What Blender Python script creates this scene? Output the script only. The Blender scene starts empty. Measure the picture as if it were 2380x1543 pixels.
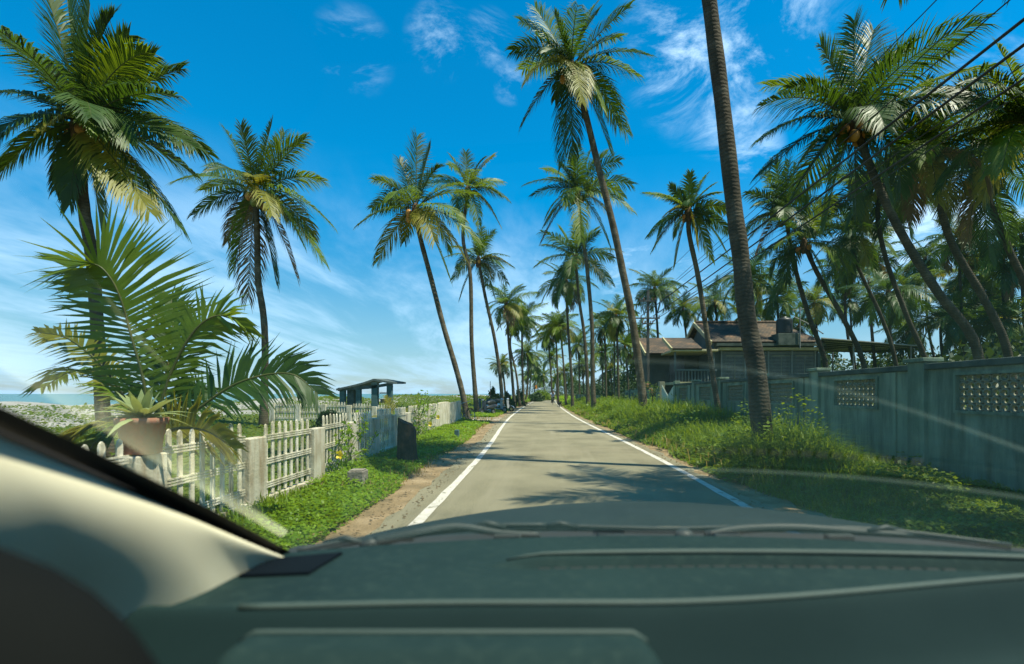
import bpy, bmesh, math, random
import numpy as np
from mathutils import Vector, Matrix
rad = math.radians
SC = bpy.context.scene
COL = SC.collection
F, VX, HY, H = 1190.0, 1275.0, 915.0, 1.35

def P(px, py, Y):
    return np.array([(px-VX)/F*Y, Y, H+(HY-py)/F*Y])

def smooth(a, b, x):
    t = min(1, max(0, (x-a)/(b-a))); return t*t*(3-2*t)

CY = [-12, 2, 6, 10, 15, 20, 30, 50, 80, 150, 210, 280]
CX = [.55, .52, .50, .46, .27, -.02, -.38, -.68, -.75, -.3, 1.5, 9]
_cy = np.arange(-12, 280.1, 1.0)
_cx = np.interp(_cy, CY, CX)
_k = np.hanning(17); _k /= _k.sum()
_cx = np.convolve(np.pad(_cx, 8, mode='edge'), _k, 'valid')
def C(y): return float(np.interp(y, _cy, _cx))

def gz(x, y):
    d = x - C(y)
    z = -0.03
    if d < -4.4:
        k = smooth(-4.4, -16, d)
        z += k*(.45+.22*math.sin(x*.31+y*.17)+.16*math.sin(x*.9-y*.4)*math.cos(y*.6+x*.2))
        z += .30*smooth(-13, -22, d)
        z -= 2.6*smooth(-25, -33, d)
    if d > 7.5:
        z += .1*smooth(7.5, 12, d)
    return z

# ------------------------------------------------------------------ materials
def nodes(m):
    m.use_nodes = True
    return m.node_tree.nodes, m.node_tree.links

def _coord(n, l, scale, kind='Object'):
    tc = n.new('ShaderNodeTexCoord'); mp = n.new('ShaderNodeMapping')
    l.new(tc.outputs[kind], mp.inputs[0])
    mp.inputs['Scale'].default_value = scale if hasattr(scale, '__len__') else (scale,)*3
    return mp.outputs[0]

def noise(n, l, vec, scale=5, detail=4, rough=.55, dist=0):
    t = n.new('ShaderNodeTexNoise'); t.inputs['Scale'].default_value = scale
    t.inputs['Detail'].default_value = detail; t.inputs['Roughness'].default_value = rough
    t.inputs['Distortion'].default_value = dist
    l.new(vec, t.inputs['Vector']); return t.outputs['Fac']

def ramp(n, l, fac, stops):
    r = n.new('ShaderNodeValToRGB'); e = r.color_ramp.elements
    while len(e) < len(stops): e.new(.5)
    for q, (p, c) in zip(e, stops):
        q.position = p; q.color = (*c, 1) if len(c) == 3 else c
    l.new(fac, r.inputs[0]); return r.outputs['Color']

def mixc(n, l, fac, a, b, mode='MIX'):
    m = n.new('ShaderNodeMix'); m.data_type = 'RGBA'; m.blend_type = mode
    if isinstance(fac, (int, float)): m.inputs['Factor'].default_value = fac
    else: l.new(fac, m.inputs['Factor'])
    for s, v in ((m.inputs[6], a), (m.inputs[7], b)):
        if isinstance(v, tuple): s.default_value = (*v, 1)
        else: l.new(v, s)
    return m.outputs[2]

def mat(name, stops, scale=3, rough=.7, bump=0, bscale=None, stretch=(1, 1, 1), spec=.3, dirt=None, metallic=0, detail=5, fine=None):
    """stops: colours spread along a noise ramp; dirt=(colour, low, high, stretch, scale): stains of their own shape; fine=(scale, amount) speckle"""
    m = bpy.data.materials.new(name); n, l = nodes(m); b = n['Principled BSDF']
    b.inputs['Roughness'].default_value = rough; b.inputs['Specular IOR Level'].default_value = spec
    b.inputs['Metallic'].default_value = metallic
    v = _coord(n, l, stretch)
    if len(stops) == 1: stops = [tuple(x*.85 for x in stops[0]), stops[0], tuple(min(1, x*1.12) for x in stops[0])]
    k = len(stops)
    c = ramp(n, l, noise(n, l, v, scale, detail), [(.3+.4*i/(k-1), s) for i, s in enumerate(stops)])
    if fine:
        f = noise(n, l, _coord(n, l, 1), fine[0], 2, .7)
        c = mixc(n, l, fine[1], c, ramp(n, l, f, [(.35, (.25,)*3), (.65, (.85,)*3)]), 'OVERLAY')
    if dirt:
        dcol, lo, hi, dst, dsc = dirt
        f = noise(n, l, _coord(n, l, dst), dsc, 6, .65)
        r = ramp(n, l, f, [(lo, (0, 0, 0)), (hi, (1, 1, 1))])
        c = mixc(n, l, r, c, dcol)
    l.new(c, b.inputs['Base Color'])
    if bump:
        f = noise(n, l, _coord(n, l, stretch), bscale or scale*6, 4)
        bp = n.new('ShaderNodeBump'); bp.inputs['Strength'].default_value = bump; bp.inputs['Distance'].default_value = .02
        l.new(f, bp.inputs['Height']); l.new(bp.outputs[0], b.inputs['Normal'])
    return m

def leafmat(name, a, b_, trans=.35, rough=.48, scale=1.3, spec=.34):
    m = bpy.data.materials.new(name); n, l = nodes(m); b = n['Principled BSDF']; out = n['Material Output']
    b.inputs['Roughness'].default_value = rough; b.inputs['Specular IOR Level'].default_value = spec
    f = noise(n, l, _coord(n, l, 1), scale, 5, .7)
    c = ramp(n, l, f, [(.32, a), (.68, b_)])
    l.new(c, b.inputs['Base Color'])
    t = n.new('ShaderNodeBsdfTranslucent')
    c2 = mixc(n, l, .5, c, (min(1, b_[0]*2.2), min(1, b_[1]*1.9), b_[2]*.6))
    l.new(c2, t.inputs['Color'])
    mx = n.new('ShaderNodeMixShader'); mx.inputs[0].default_value = trans
    l.new(b.outputs[0], mx.inputs[1]); l.new(t.outputs[0], mx.inputs[2]); l.new(mx.outputs[0], out.inputs['Surface'])
    return m

M = {}
M['leaf_dark'] = leafmat('leaf_dark', (.015, .046, .006), (.050, .100, .007))
M['leaf_mid'] = leafmat('leaf_mid', (.050, .105, .005), (.135, .195, .008))
M['leaf_yellow'] = leafmat('leaf_yellow', (.11, .13, .014), (.24, .22, .026), .4)
M['leaf_dry'] = leafmat('leaf_dry', (.10, .065, .03), (.21, .14, .07), .2, .7, spec=.2)
LM = [M['leaf_dark'], M['leaf_mid'], M['leaf_yellow'], M['leaf_dry']]
M['rachis'] = mat('rachis', [(.034, .050, .010), (.075, .075, .018)], 4, .5)
M['cover'] = leafmat('ground_cover_leaf', (.055, .130, .003), (.215, .335, .008), .4, .5, 5.5)
M['cover2'] = leafmat('creeper_leaf', (.045, .09, .010), (.12, .17, .016), .4, .5, 1.0)
M['grass'] = leafmat('tall_grass', (.048, .120, .003), (.195, .275, .010), .42, .45, 5.0)
M['grass2'] = leafmat('weed_leaf', (.036, .090, .004), (.165, .235, .008), .4, .5, 4.0)
M['shrub'] = leafmat('shrub_leaf', (.012, .034, .010), (.035, .070, .016), .25, .5, 2)
M['wood_far'] = leafmat('thicket_leaf', (.010, .028, .008), (.045, .080, .016), .25, .5, .6)
M['agave'] = leafmat('agave_leaf', (.17, .22, .09), (.32, .36, .16), .25, .45, 6)
M['petal'] = leafmat('yellow_petal', (.65, .48, .01), (.85, .62, .02), .3, .5, 6)
M['pink'] = leafmat('pink_petal', (.45, .10, .12), (.6, .22, .22), .3, .5, 6)

# palm trunk: ringed grey-brown bark
def trunkmat(name, a, b_, c_):
    m = bpy.data.materials.new(name); n, l = nodes(m); b = n['Principled BSDF']
    b.inputs['Roughness'].default_value = .85; b.inputs['Specular IOR Level'].default_value = .15
    v = _coord(n, l, 1)
    w = n.new('ShaderNodeTexWave'); w.bands_direction = 'Z'; w.inputs['Scale'].default_value = 4.6
    w.inputs['Distortion'].default_value = 5.0; w.inputs['Detail'].default_value = 3; w.inputs['Detail Scale'].default_value = 2.5
    l.new(v, w.inputs['Vector'])
    c = ramp(n, l, noise(n, l, v, 3.2, 6, .7), [(.3, a), (.52, b_), (.74, c_)])
    d = ramp(n, l, w.outputs['Fac'], [(.0, (.40,)*3), (.45, (1.0,)*3)])
    c = mixc(n, l, .45, c, d, 'MULTIPLY')
    l.new(c, b.inputs['Base Color'])
    bp = n.new('ShaderNodeBump'); bp.inputs['Strength'].default_value = .35; bp.inputs['Distance'].default_value = .015
    l.new(w.outputs['Fac'], bp.inputs['Height']); l.new(bp.outputs[0], b.inputs['Normal'])
    return m
M['trunk'] = trunkmat('palm_bark', (.046, .037, .023), (.098, .078, .049), (.20, .17, .125))
M['trunk_shade'] = trunkmat('shaded_palm_bark', (.026, .022, .015), (.055, .045, .030), (.11, .095, .07))  # darker bark copy, backlit shade put into the colour
M['straw'] = leafmat('dry_straw', (.16, .12, .045), (.34, .27, .11), .3, .7, 6, .1)
M['fibre'] = mat('palm_fibre', [(.05, .03, .015), (.14, .085, .04)], 12, .9, .5)
M['coco_o'] = mat('coconut_orange', [(.30, .13, .03), (.5, .24, .05)], 8, .5)
M['coco_g'] = mat('coconut_green', [(.10, .13, .02), (.2, .2, .04)], 8, .5)

# ------------------------------------------------------------------ mesh helpers
def npmesh(name, V, faces, mats, midx=None, smooth_=False):
    me = bpy.data.meshes.new(name); V = np.asarray(V, np.float32)
    me.vertices.add(len(V)); me.vertices.foreach_set('co', V.ravel())
    li = np.concatenate([np.asarray(f, np.int32).ravel() for f in faces])
    cnt = np.concatenate([np.full(len(f), np.shape(f)[1], np.int32) for f in faces])
    st = np.concatenate([[0], np.cumsum(cnt)[:-1]]).astype(np.int32)
    me.loops.add(len(li)); me.loops.foreach_set('vertex_index', li)
    me.polygons.add(len(cnt)); me.polygons.foreach_set('loop_start', st)
    for m in mats: me.materials.append(m)
    if midx is not None: me.polygons.foreach_set('material_index', np.asarray(midx, np.int32))
    if smooth_: me.polygons.foreach_set('use_smooth', np.ones(len(cnt), bool))
    me.update(calc_edges=True); me.validate()
    return me

def link(name, me, parent=None):
    o = bpy.data.objects.new(name, me); COL.objects.link(o)
    if parent is not None: o.parent = parent
    return o

def tag(o, label=None, cat=None, group=None, kind=None):
    for k, v in (('label', label), ('category', cat), ('group', group), ('kind', kind)):
        if v: o[k] = v
    return o

def thing(name, label, cat, loc=(0, 0, 0), rz=0, group=None):
    o = bpy.data.objects.new(name, None); COL.objects.link(o); o.empty_display_size = .2
    o.location = loc; o.rotation_euler = (0, 0, rz)
    return tag(o, label, cat, group)

class MB:
    def __init__(s): s.v = []; s.f = []; s.m = []
    def add(s, V, Fs, mi=0):
        b = len(s.v); s.v += [tuple(map(float, p)) for p in V]
        s.f += [tuple(i+b for i in f) for f in Fs]; s.m += [mi]*len(Fs); return s
    def box(s, lo, hi, mi=0, mtx=None, bev=0):
        x0, y0, z0 = lo; x1, y1, z1 = hi
        V = [(x0, y0, z0), (x1, y0, z0), (x1, y1, z0), (x0, y1, z0), (x0, y0, z1), (x1, y0, z1), (x1, y1, z1), (x0, y1, z1)]
        if mtx is not None: V = [tuple(mtx @ Vector(p)) for p in V]
        return s.add(V, [(0, 3, 2, 1), (4, 5, 6, 7), (0, 1, 5, 4), (1, 2, 6, 5), (2, 3, 7, 6), (3, 0, 4, 7)], mi)
    def beam(s, a, b, w, h, mi=0):
        """box from a to b, w across (horizontal), h tall"""
        a, b = np.array(a, float), np.array(b, float); t = b-a; t /= np.linalg.norm(t)
        up = np.array([0, 0, 1.]) if abs(t[2]) < .95 else np.array([0, 1., 0])
        sd = np.cross(t, up); sd /= np.linalg.norm(sd); u = np.cross(sd, t)
        V = [p+sd*i*w/2+u*j*h/2 for p in (a, b) for i, j in ((-1, -1), (1, -1), (1, 1), (-1, 1))]
        return s.add(V, [(3, 2, 1, 0), (4, 5, 6, 7), (0, 1, 5, 4), (1, 2, 6, 5), (2, 3, 7, 6), (3, 0, 4, 7)], mi)
    def tube(s, pts, r, n=8, mi=0, cap=True):
        pts = [np.array(p, float) for p in pts]; k = len(pts)
        r = [r]*k if not hasattr(r, '__len__') else r
        V = []; ref = None
        for i in range(k):
            t = pts[min(i+1, k-1)]-pts[max(i-1, 0)]; t /= (np.linalg.norm(t) or 1)
            if ref is None: ref = np.array([0, 0, 1.]) if abs(t[2]) < .9 else np.array([1., 0, 0])
            sd = np.cross(t, ref); sd /= (np.linalg.norm(sd) or 1); u = np.cross(sd, t); ref = u
            for j in range(n):
                a = 2*math.pi*j/n; V.append(pts[i]+(sd*math.cos(a)+u*math.sin(a))*r[i])
        Fs = [(i*n+j, i*n+(j+1) % n, (i+1)*n+(j+1) % n, (i+1)*n+j) for i in range(k-1) for j in range(n)]
        if cap: Fs += [tuple(range(n-1, -1, -1)), tuple((k-1)*n+j for j in range(n))]
        return s.add(V, Fs, mi)
    def lathe(s, prof, c=(0, 0, 0), n=16, mi=0, axis='z'):
        V = []
        for r, z in prof:
            for j in range(n):
                a = 2*math.pi*j/n; p = (r*math.cos(a), r*math.sin(a), z)
                if axis == 'x': p = (p[2], p[0], p[1])
                V.append((p[0]+c[0], p[1]+c[1], p[2]+c[2]))
        k = len(prof)
        Fs = [(i*n+j, i*n+(j+1) % n, (i+1)*n+(j+1) % n, (i+1)*n+j) for i in range(k-1) for j in range(n)]
        Fs += [tuple(range(n-1, -1, -1)), tuple((k-1)*n+j for j in range(n))]
        return s.add(V, Fs, mi)
    def ball(s, c, r, n=10, k=6, mi=0):
        r = (r,)*3 if not hasattr(r, '__len__') else r
        V = [(c[0]+r[0]*math.sin(math.pi*i/k)*math.cos(2*math.pi*j/n), c[1]+r[1]*math.sin(math.pi*i/k)*math.sin(2*math.pi*j/n), c[2]+r[2]*math.cos(math.pi*i/k)) for i in range(k+1) for j in range(n)]
        Fs = [(i*n+j, (i+1)*n+j, (i+1)*n+(j+1) % n, i*n+(j+1) % n) for i in range(k) for j in range(n)]
        return s.add(V, Fs, mi)
    def grid(s, fn, nu, nv, mi=0, flip=False):
        V = [fn(i/nu, j/nv) for i in range(nu+1) for j in range(nv+1)]
        w = nv+1
        Fs = [(i*w+j, (i+1)*w+j, (i+1)*w+j+1, i*w+j+1) for i in range(nu) for j in range(nv)]
        if flip: Fs = [f[::-1] for f in Fs]
        return s.add(V, Fs, mi)
    def build(s, name, mats, parent=None, smooth_=False, loc=None, bev=0, seg=2):
        me = bpy.data.meshes.new(name)
        off = np.array(loc if loc is not None else ((parent.location if parent is not None and parent.rotation_euler.z == 0 and not parent.get('local') else (0, 0, 0))))
        me.from_pydata([tuple(np.array(p)-off) for p in s.v], [], s.f)
        for m in (mats if isinstance(mats, (list, tuple)) else [mats]): me.materials.append(m)
        me.polygons.foreach_set('material_index', s.m)
        if smooth_: me.polygons.foreach_set('use_smooth', [True]*len(s.f))
        me.update()
        o = link(name, me, parent)
        if parent is None and loc is not None: o.location = loc
        if bev:
            b = o.modifiers.new('edge', 'BEVEL'); b.width = bev; b.segments = seg; b.limit_method = 'ANGLE'; b.angle_limit = rad(40)
        return o

def local(o): o['local'] = 1; return o
def copy_tree(o, loc, rz=0, s=None, label=None, group=None):
    r = o.copy(); COL.objects.link(r); r.location = loc; r.rotation_euler = (0, 0, rz)
    if s: r.scale = (s,)*3
    if label: r['label'] = label
    if group: r['group'] = group
    for ch in list(o.children):
        c = ch.copy(); COL.objects.link(c); c.parent = r
        for g in ch.children:
            d = g.copy(); COL.objects.link(d); d.parent = c
    return r

def catmull(pts, k=8):
    p = [np.array(q, float) for q in pts]; p = [2*p[0]-p[1]]+p+[2*p[-1]-p[-2]]; out = []
    for i in range(1, len(p)-2):
        a, b, c, d = p[i-1], p[i], p[i+1], p[i+2]
        for j in range(k):
            t = j/k; out.append(.5*(2*b+(c-a)*t+(2*a-5*b+4*c-d)*t*t+(3*b-a-3*c+d)*t**3))
    out.append(p[-2]); return np.array(out)

def bez(p0, p1, p2, k=14):
    t = np.linspace(0, 1, k)[:, None]
    return (1-t)**2*p0+2*t*(1-t)*p1+t*t*p2
# ------------------------------------------------------------------ render, camera, sky, sun
W = bpy.data.worlds.new('World'); SC.world = W; W.use_nodes = True
SUN_EL, SUN_AZ = 66.0, 113.0
def build_world():
    n, l = W.node_tree.nodes, W.node_tree.links
    bg = n['Background']
    sky = n.new('ShaderNodeTexSky'); sky.sky_type = 'NISHITA'; sky.sun_disc = False
    sky.sun_elevation = rad(SUN_EL); sky.sun_rotation = rad(SUN_AZ)
    sky.air_density = 1.0; sky.dust_density = .25; sky.ozone_density = 2.4
    hs = n.new('ShaderNodeHueSaturation'); hs.inputs['Hue'].default_value = .487
    hs.inputs['Saturation'].default_value = 1.55; hs.inputs['Value'].default_value = 1.18
    tc = n.new('ShaderNodeTexCoord'); d = tc.outputs['Generated']
    sep = n.new('ShaderNodeSeparateXYZ'); l.new(d, sep.inputs[0])
    def math_(op, a, b=None, clamp=False):
        m = n.new('ShaderNodeMath'); m.operation = op; m.use_clamp = clamp
        for i, v in enumerate((a, b)):
            if v is None: continue
            if isinstance(v, (int, float)): m.inputs[i].default_value = v
            else: l.new(v, m.inputs[i])
        return m.outputs[0]
    # cloud layer seen in perspective: direction divided by its height
    den = math_('ADD', math_('MAXIMUM', sep.outputs['Z'], 0), .12)
    cmb = n.new('ShaderNodeCombineXYZ'); l.new(math_('DIVIDE', sep.outputs['X'], den), cmb.inputs[0]); l.new(math_('DIVIDE', sep.outputs['Y'], den), cmb.inputs[1])
    def field(scale, stretch, detail, rough, dist, loc=(0, 0, 0)):
        mp = n.new('ShaderNodeMapping'); mp.inputs['Scale'].default_value = stretch; mp.inputs['Location'].default_value = loc
        l.new(cmb.outputs[0], mp.inputs[0]); return noise(n, l, mp.outputs[0], scale, detail, rough, dist)
    def mr(v, a, b, c=0, e=1):
        m = n.new('ShaderNodeMapRange'); m.interpolation_type = 'SMOOTHSTEP'
        for i, q in zip(('From Min', 'From Max', 'To Min', 'To Max'), (a, b, c, e)): m.inputs[i].default_value = q
        l.new(v, m.inputs['Value']); return m.outputs[0]
    z = sep.outputs['Z']
    dim = mr(z, -.02, .42, .50, 1.0); gray = n.new('ShaderNodeCombineColor')
    for i in range(3): l.new(dim, gray.inputs[i])
    l.new(mixc(n, l, 1.0, sky.outputs[0], gray.outputs[0], 'MULTIPLY'), hs.inputs['Color'])
    # soft streaks low over the sea
    veil = math_('MULTIPLY', mr(field(1.1, (1, .33, 1), 6, .62, .4, (2.3, 0, 0)), .38, .64), math_('MULTIPLY', mr(z, .42, .12), mr(sep.outputs['X'], .35, -.05, .25, 1)))
    veil = math_('MULTIPLY', veil, .84)
    # puffs placed by direction
    def patch(px, py, r0, r1):
        v = Vector((px-VX, F, HY-py)).normalized()
        m = n.new('ShaderNodeVectorMath'); m.operation = 'DOT_PRODUCT'; l.new(d, m.inputs[0]); m.inputs[1].default_value = v
        return mr(m.outputs['Value'], math.cos(rad(r1)), math.cos(rad(r0)))
    fine = field(3.4, (1, 1, 1), 10, .68, .6, (.4, 1.7, 0))
    tot = None
    for px, py, r0, r1, lo, hi, amt in ((1690, 70, 3, 10.5, .42, .66, .80), (1690, 240, 1.5, 5.2, .42, .66, .68), (1025, 95, .2, 3.6, .47, .68, .42), (1135, 90, .2, 2.8, .46, .68, .4),
                                        (1185, 190, .1, 2.2, .46, .66, .45), (820, 120, .2, 4.0, .48, .7, .3), (1750, 350, .6, 3.2, .42, .66, .5), (2160, 560, 2, 9, .38, .62, .85),
                                        (1560, 640, 1, 5, .40, .66, .45), (2280, 230, 1, 6, .42, .68, .4), (1480, 650, 1, 5, .42, .66, .5)):
        v = math_('MULTIPLY', math_('MULTIPLY', patch(px, py, r0, r1), mr(fine, lo, hi)), amt)
        tot = v if tot is None else math_('MAXIMUM', tot, v)
    mask = math_('MAXIMUM', tot, veil, True)
    c = mixc(n, l, mask, hs.outputs[0], (5.2, 7.0, 9.0))
    hz = mr(z, .30, -.02)
    c2 = mixc(n, l, math_('MULTIPLY', hz, .45), c, (2.6, 5.0, 7.2))
    l.new(c2, bg.inputs['Color']); bg.inputs['Strength'].default_value = .085
build_world()
sl = bpy.data.lights.new('sun', 'SUN'); sl.energy = 4.6; sl.angle = rad(.53); sl.color = (1, .93, .74)
so = bpy.data.objects.new('sun', sl); COL.objects.link(so)
SV = Vector((math.cos(rad(SUN_EL))*math.sin(rad(SUN_AZ)), math.cos(rad(SUN_EL))*math.cos(rad(SUN_AZ)), math.sin(rad(SUN_EL))))
so.rotation_euler = SV.to_track_quat('Z', 'Y').to_euler(); so.location = SV*50
cd = bpy.data.cameras.new('camera'); cam = bpy.data.objects.new('camera', cd); COL.objects.link(cam); SC.camera = cam
cam.location = (0, 0, H); cam.rotation_euler = (rad(90), 0, 0)
cd.sensor_width = 36; cd.lens = 18; cd.shift_x = -85/2380; cd.shift_y = 143.5/2380; cd.clip_end = 20000; cd.clip_start = .02
cd.dof.use_dof = True; cd.dof.focus_distance = 18; cd.dof.aperture_fstop = 2.0
SC.view_settings.view_transform = 'Standard'; SC.view_settings.look = 'None'; SC.view_settings.exposure = 1.12; SC.view_settings.gamma = 1
SC.cycles.use_denoising = True; SC.cycles.max_bounces = 8; SC.cycles.transparent_max_bounces = 12
SC.cycles.sample_clamp_indirect = 6

# ------------------------------------------------------------------ ground, road, sea
rng = np.random.default_rng(7)
M['road'] = mat('asphalt', [(.145, .126, .078), (.198, .172, .107), (.243, .212, .134)], .8, .82, .35, 90, spec=.25, fine=(55, .55), dirt=((.27, .235, .155), .50, .70, (1.6, .10, 1), .8))
M['paint'] = mat('worn_white_paint', [(.50, .45, .38), (.68, .63, .55)], 9, .7, .15, 60, dirt=((.25, .22, .16), .54, .64, (1, .5, 1), 9))
M['dirt'] = mat('dirt', [(.13, .095, .05), (.24, .165, .085), (.33, .24, .14)], 2.2, .95, .6, 18, fine=(60, .4))
M['slab'] = mat('path_slab', [(.30, .25, .2), (.4, .35, .28)], 3, .9)

def groundmat():
    m = bpy.data.materials.new('land'); n, l = nodes(m); b = n['Principled BSDF']; b.inputs['Roughness'].default_value = .95
    b.inputs['Specular IOR Level'].default_value = .1
    v = _coord(n, l, 1)
    sx = n.new('ShaderNodeSeparateXYZ'); l.new(v, sx.inputs[0])
    g = ramp(n, l, noise(n, l, v, 1.6, 6, .7), [(.3, (.055, .075, .018)), (.55, (.10, .13, .022)), (.75, (.17, .14, .07))])
    s = ramp(n, l, noise(n, l, v, 1.0, 8, .7), [(.3, (.20, .19, .17)), (.65, (.34, .33, .31))])
    mr = n.new('ShaderNodeMapRange'); mr.inputs['From Min'].default_value = -10; mr.inputs['From Max'].default_value = -19
    mr.inputs['To Min'].default_value = .0; mr.inputs['To Max'].default_value = .50; l.new(sx.outputs['X'], mr.inputs['Value'])
    f = noise(n, l, v, .22, 7, .62)
    ad = n.new('ShaderNodeMath'); ad.operation = 'ADD'; l.new(f, ad.inputs[0]); l.new(mr.outputs[0], ad.inputs[1])
    k = ramp(n, l, ad.outputs[0], [(.72, (0, 0, 0)), (.80, (1, 1, 1))])
    l.new(mixc(n, l, k, g, s), b.inputs['Base Color'])
    bp = n.new('ShaderNodeBump'); bp.inputs['Strength'].default_value = .5; bp.inputs['Distance'].default_value = .05
    l.new(noise(n, l, v, 9, 5), bp.inputs['Height']); l.new(bp.outputs[0], b.inputs['Normal'])
    return m
xs = np.concatenate([np.linspace(-62, -34, 10), np.linspace(-33.5, -4, 90), np.linspace(-3.6, 8, 40), np.linspace(9, 40, 30), np.array([60, 100, 200, 500, 1500, 4000])])
ys = np.concatenate([np.linspace(-25, 0, 16), np.linspace(.6, 60, 110), np.linspace(62, 160, 50), np.array([180, 210, 250, 300, 400, 600, 1000, 2000, 4000])])
V = [(x, y, gz(x, y)) for x in xs for y in ys]; w = len(ys)
Q = [(i*w+j, (i+1)*w+j, (i+1)*w+j+1, i*w+j+1) for i in range(len(xs)-1) for j in range(w-1)]
tag(link('ground', npmesh('ground', V, [Q], [groundmat()], smooth_=True)), kind='structure')

def strip(name, a, b, z0, m, y0=-10, y1=270, ja=0, jb=0, side=0, step=1.0, seed=3):
    r = np.random.default_rng(seed); mb = MB(); yy = np.arange(y0, y1+.01, step)
    A = []; B = []
    for y in yy:
        A.append((C(y)+a+ja*r.normal(), y, z0)); B.append((C(y)+b+jb*r.normal(), y, z0))
    k = len(yy); V = A+B
    Q = [(i, k+i, k+i+1, i+1) for i in range(k-1)]
    if side:
        V += [(p[0], p[1], p[2]-side) for p in A]+[(p[0], p[1], p[2]-side) for p in B]
        Q += [(2*k+i, i, i+1, 2*k+i+1) for i in range(k-1)]+[(k+i, 3*k+i, 3*k+i+1, k+i+1) for i in range(k-1)]
    mb.add(V, Q)
    return tag(mb.build(name, m), kind='structure')
strip('dirt_shoulder', -3.0, -2.0, -.018, M['dirt'], ja=.12, step=.22, y1=120)
strip('dirt_shoulder', 1.95, 2.6, -.018, M['dirt'], jb=.10, step=.35, y1=120, seed=5)
strip('road', -2.26, 2.12, 0, M['road'], ja=.035, jb=.04, side=.04, step=.4)
strip('road_edge_line', -1.93, -1.81, .004, M['paint'], ja=.005, jb=.005, step=.5)
strip('road_edge_line', 1.81, 1.93, .004, M['paint'], ja=.005, jb=.005, step=.5)
mb = MB()
for y in (26.6, 28.5):
    mb.grid(lambda u, v: (C(y)-5.0+u*2.76, y+v*1.0-u*.4, -.012), 6, 2)
    tag(mb.build('path_to_beach', M['slab']), kind='structure'); mb = MB()

def seamat():
    m = bpy.data.materials.new('sea_water'); n, l = nodes(m); b = n['Principled BSDF']
    b.inputs['Roughness'].default_value = .25; b.inputs['Specular IOR Level'].default_value = .35
    v = _coord(n, l, (1, .25, 1)); c = ramp(n, l, noise(n, l, v, .02, 6, .6), [(.35, (.050, .135, .120)), (.65, (.075, .175, .155))])
    sx = n.new('ShaderNodeSeparateXYZ'); l.new(_coord(n, l, 1), sx.inputs[0])
    mr = n.new('ShaderNodeMapRange'); mr.inputs['From Min'].default_value = -62; mr.inputs['From Max'].default_value = -33; l.new(sx.outputs['X'], mr.inputs['Value'])
    f = noise(n, l, _coord(n, l, (1.4, .12, 1)), .5, 6, .6)
    ad = n.new('ShaderNodeMath'); ad.operation = 'MULTIPLY'; l.new(f, ad.inputs[0]); l.new(mr.outputs[0], ad.inputs[1])
    k = ramp(n, l, ad.outputs[0], [(.34, (0, 0, 0)), (.42, (1, 1, 1))])
    l.new(mixc(n, l, k, c, (.55, .57, .57)), b.inputs['Base Color'])
    bp = n.new('ShaderNodeBump'); bp.inputs['Strength'].default_value = .35; bp.inputs['Distance'].default_value = .4
    l.new(noise(n, l, _coord(n, l, 1), .7, 4), bp.inputs['Height']); l.new(bp.outputs[0], b.inputs['Normal'])
    return m
mb = MB(); mb.add([(-9000, -4000, -1.35), (4000, -4000, -1.35), (4000, 12000, -1.35), (-9000, 12000, -1.35)], [(0, 1, 2, 3)])
tag(mb.build('sea', seamat()), kind='structure')
# ------------------------------------------------------------------ palms
Z3 = np.array([0, 0, 1.])
def nrm(v): return v/(np.linalg.norm(v, axis=-1, keepdims=True)+1e-9)

def frond_arrays(curve, ll, n, roll, droop, width, r, side=None, spread=(.45, 1.1), gap=.12, rach=.022):
    """rachis + two ranks of leaflets -> V, quads, tris, per-face material slot (0 leaf, 1 rachis)"""
    K = len(curve); s = np.linspace(0, 1, K)
    t = np.sort(np.concatenate([np.linspace(gap, .995, n)]*2))+r.uniform(-.3, .3, 2*n)/n
    t = np.clip(t, gap*.8, 1)
    pos = np.stack([np.interp(t, s, curve[:, i]) for i in range(3)], 1)
    dd = np.gradient(curve, axis=0); T = nrm(np.stack([np.interp(t, s, dd[:, i]) for i in range(3)], 1))
    if side is None:
        ch = curve[-1]-curve[0]; N = np.cross(curve[K//2]-curve[0], ch)
        if np.linalg.norm(N) < 1e-3*np.dot(ch, ch): N = np.cross(ch, np.array([.3, .2, 1.]))
        N = nrm(N)
    else: N = nrm(np.array(side, float))
    S = nrm(N[None]-T*(T@N)[:, None]); B = np.cross(T, S)
    S = S*math.cos(roll)+B*math.sin(roll); B = np.cross(T, S)
    sg = np.where(np.arange(2*n) % 2 == 0, 1., -1.)[:, None]
    a = (spread[0]+(spread[1]-spread[0])*t**1.5+r.normal(0, .09, 2*n))[:, None]
    d = nrm(S*sg*np.cos(a)+T*np.sin(a)+np.sign(B[:, 2:3]+1e-6)*B*.22)
    L = (ll*(.38+.62*np.sin(np.pi*np.clip(t, 0, 1)**.85*.92+.12))*r.uniform(.82, 1.1, 2*n))[:, None]
    dr = (droop*r.uniform(.7, 1.3, 2*n))[:, None]
    w = nrm(T-d*np.sum(T*d, 1, keepdims=True)); w = nrm(w+Z3*r.normal(0, .25, 2*n)[:, None])*width
    mid = pos+d*L*.5-Z3*dr*L*.10
    d2 = nrm(d-Z3*dr*1.1)
    tip = mid+d2*L*.5
    q = np.stack([pos-w*.35, pos+w*.35, mid+w*.5, mid-w*.5, tip], 1).reshape(-1, 3)
    b = np.arange(2*n)*5
    quads = np.stack([b, b+1, b+2, b+3], 1); tris = np.stack([b+3, b+2, b+4], 1)
    mb = MB(); rr = np.linspace(rach, rach*.22, K); mb.tube(list(curve), list(rr), 4, cap=False)
    o = len(q); rq = np.array(mb.f)+o
    return np.concatenate([q, np.array(mb.v)]), np.concatenate([quads, rq]), tris, np.concatenate([np.zeros(len(quads), int), np.ones(len(rq), int), np.zeros(len(tris), int)])

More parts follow.
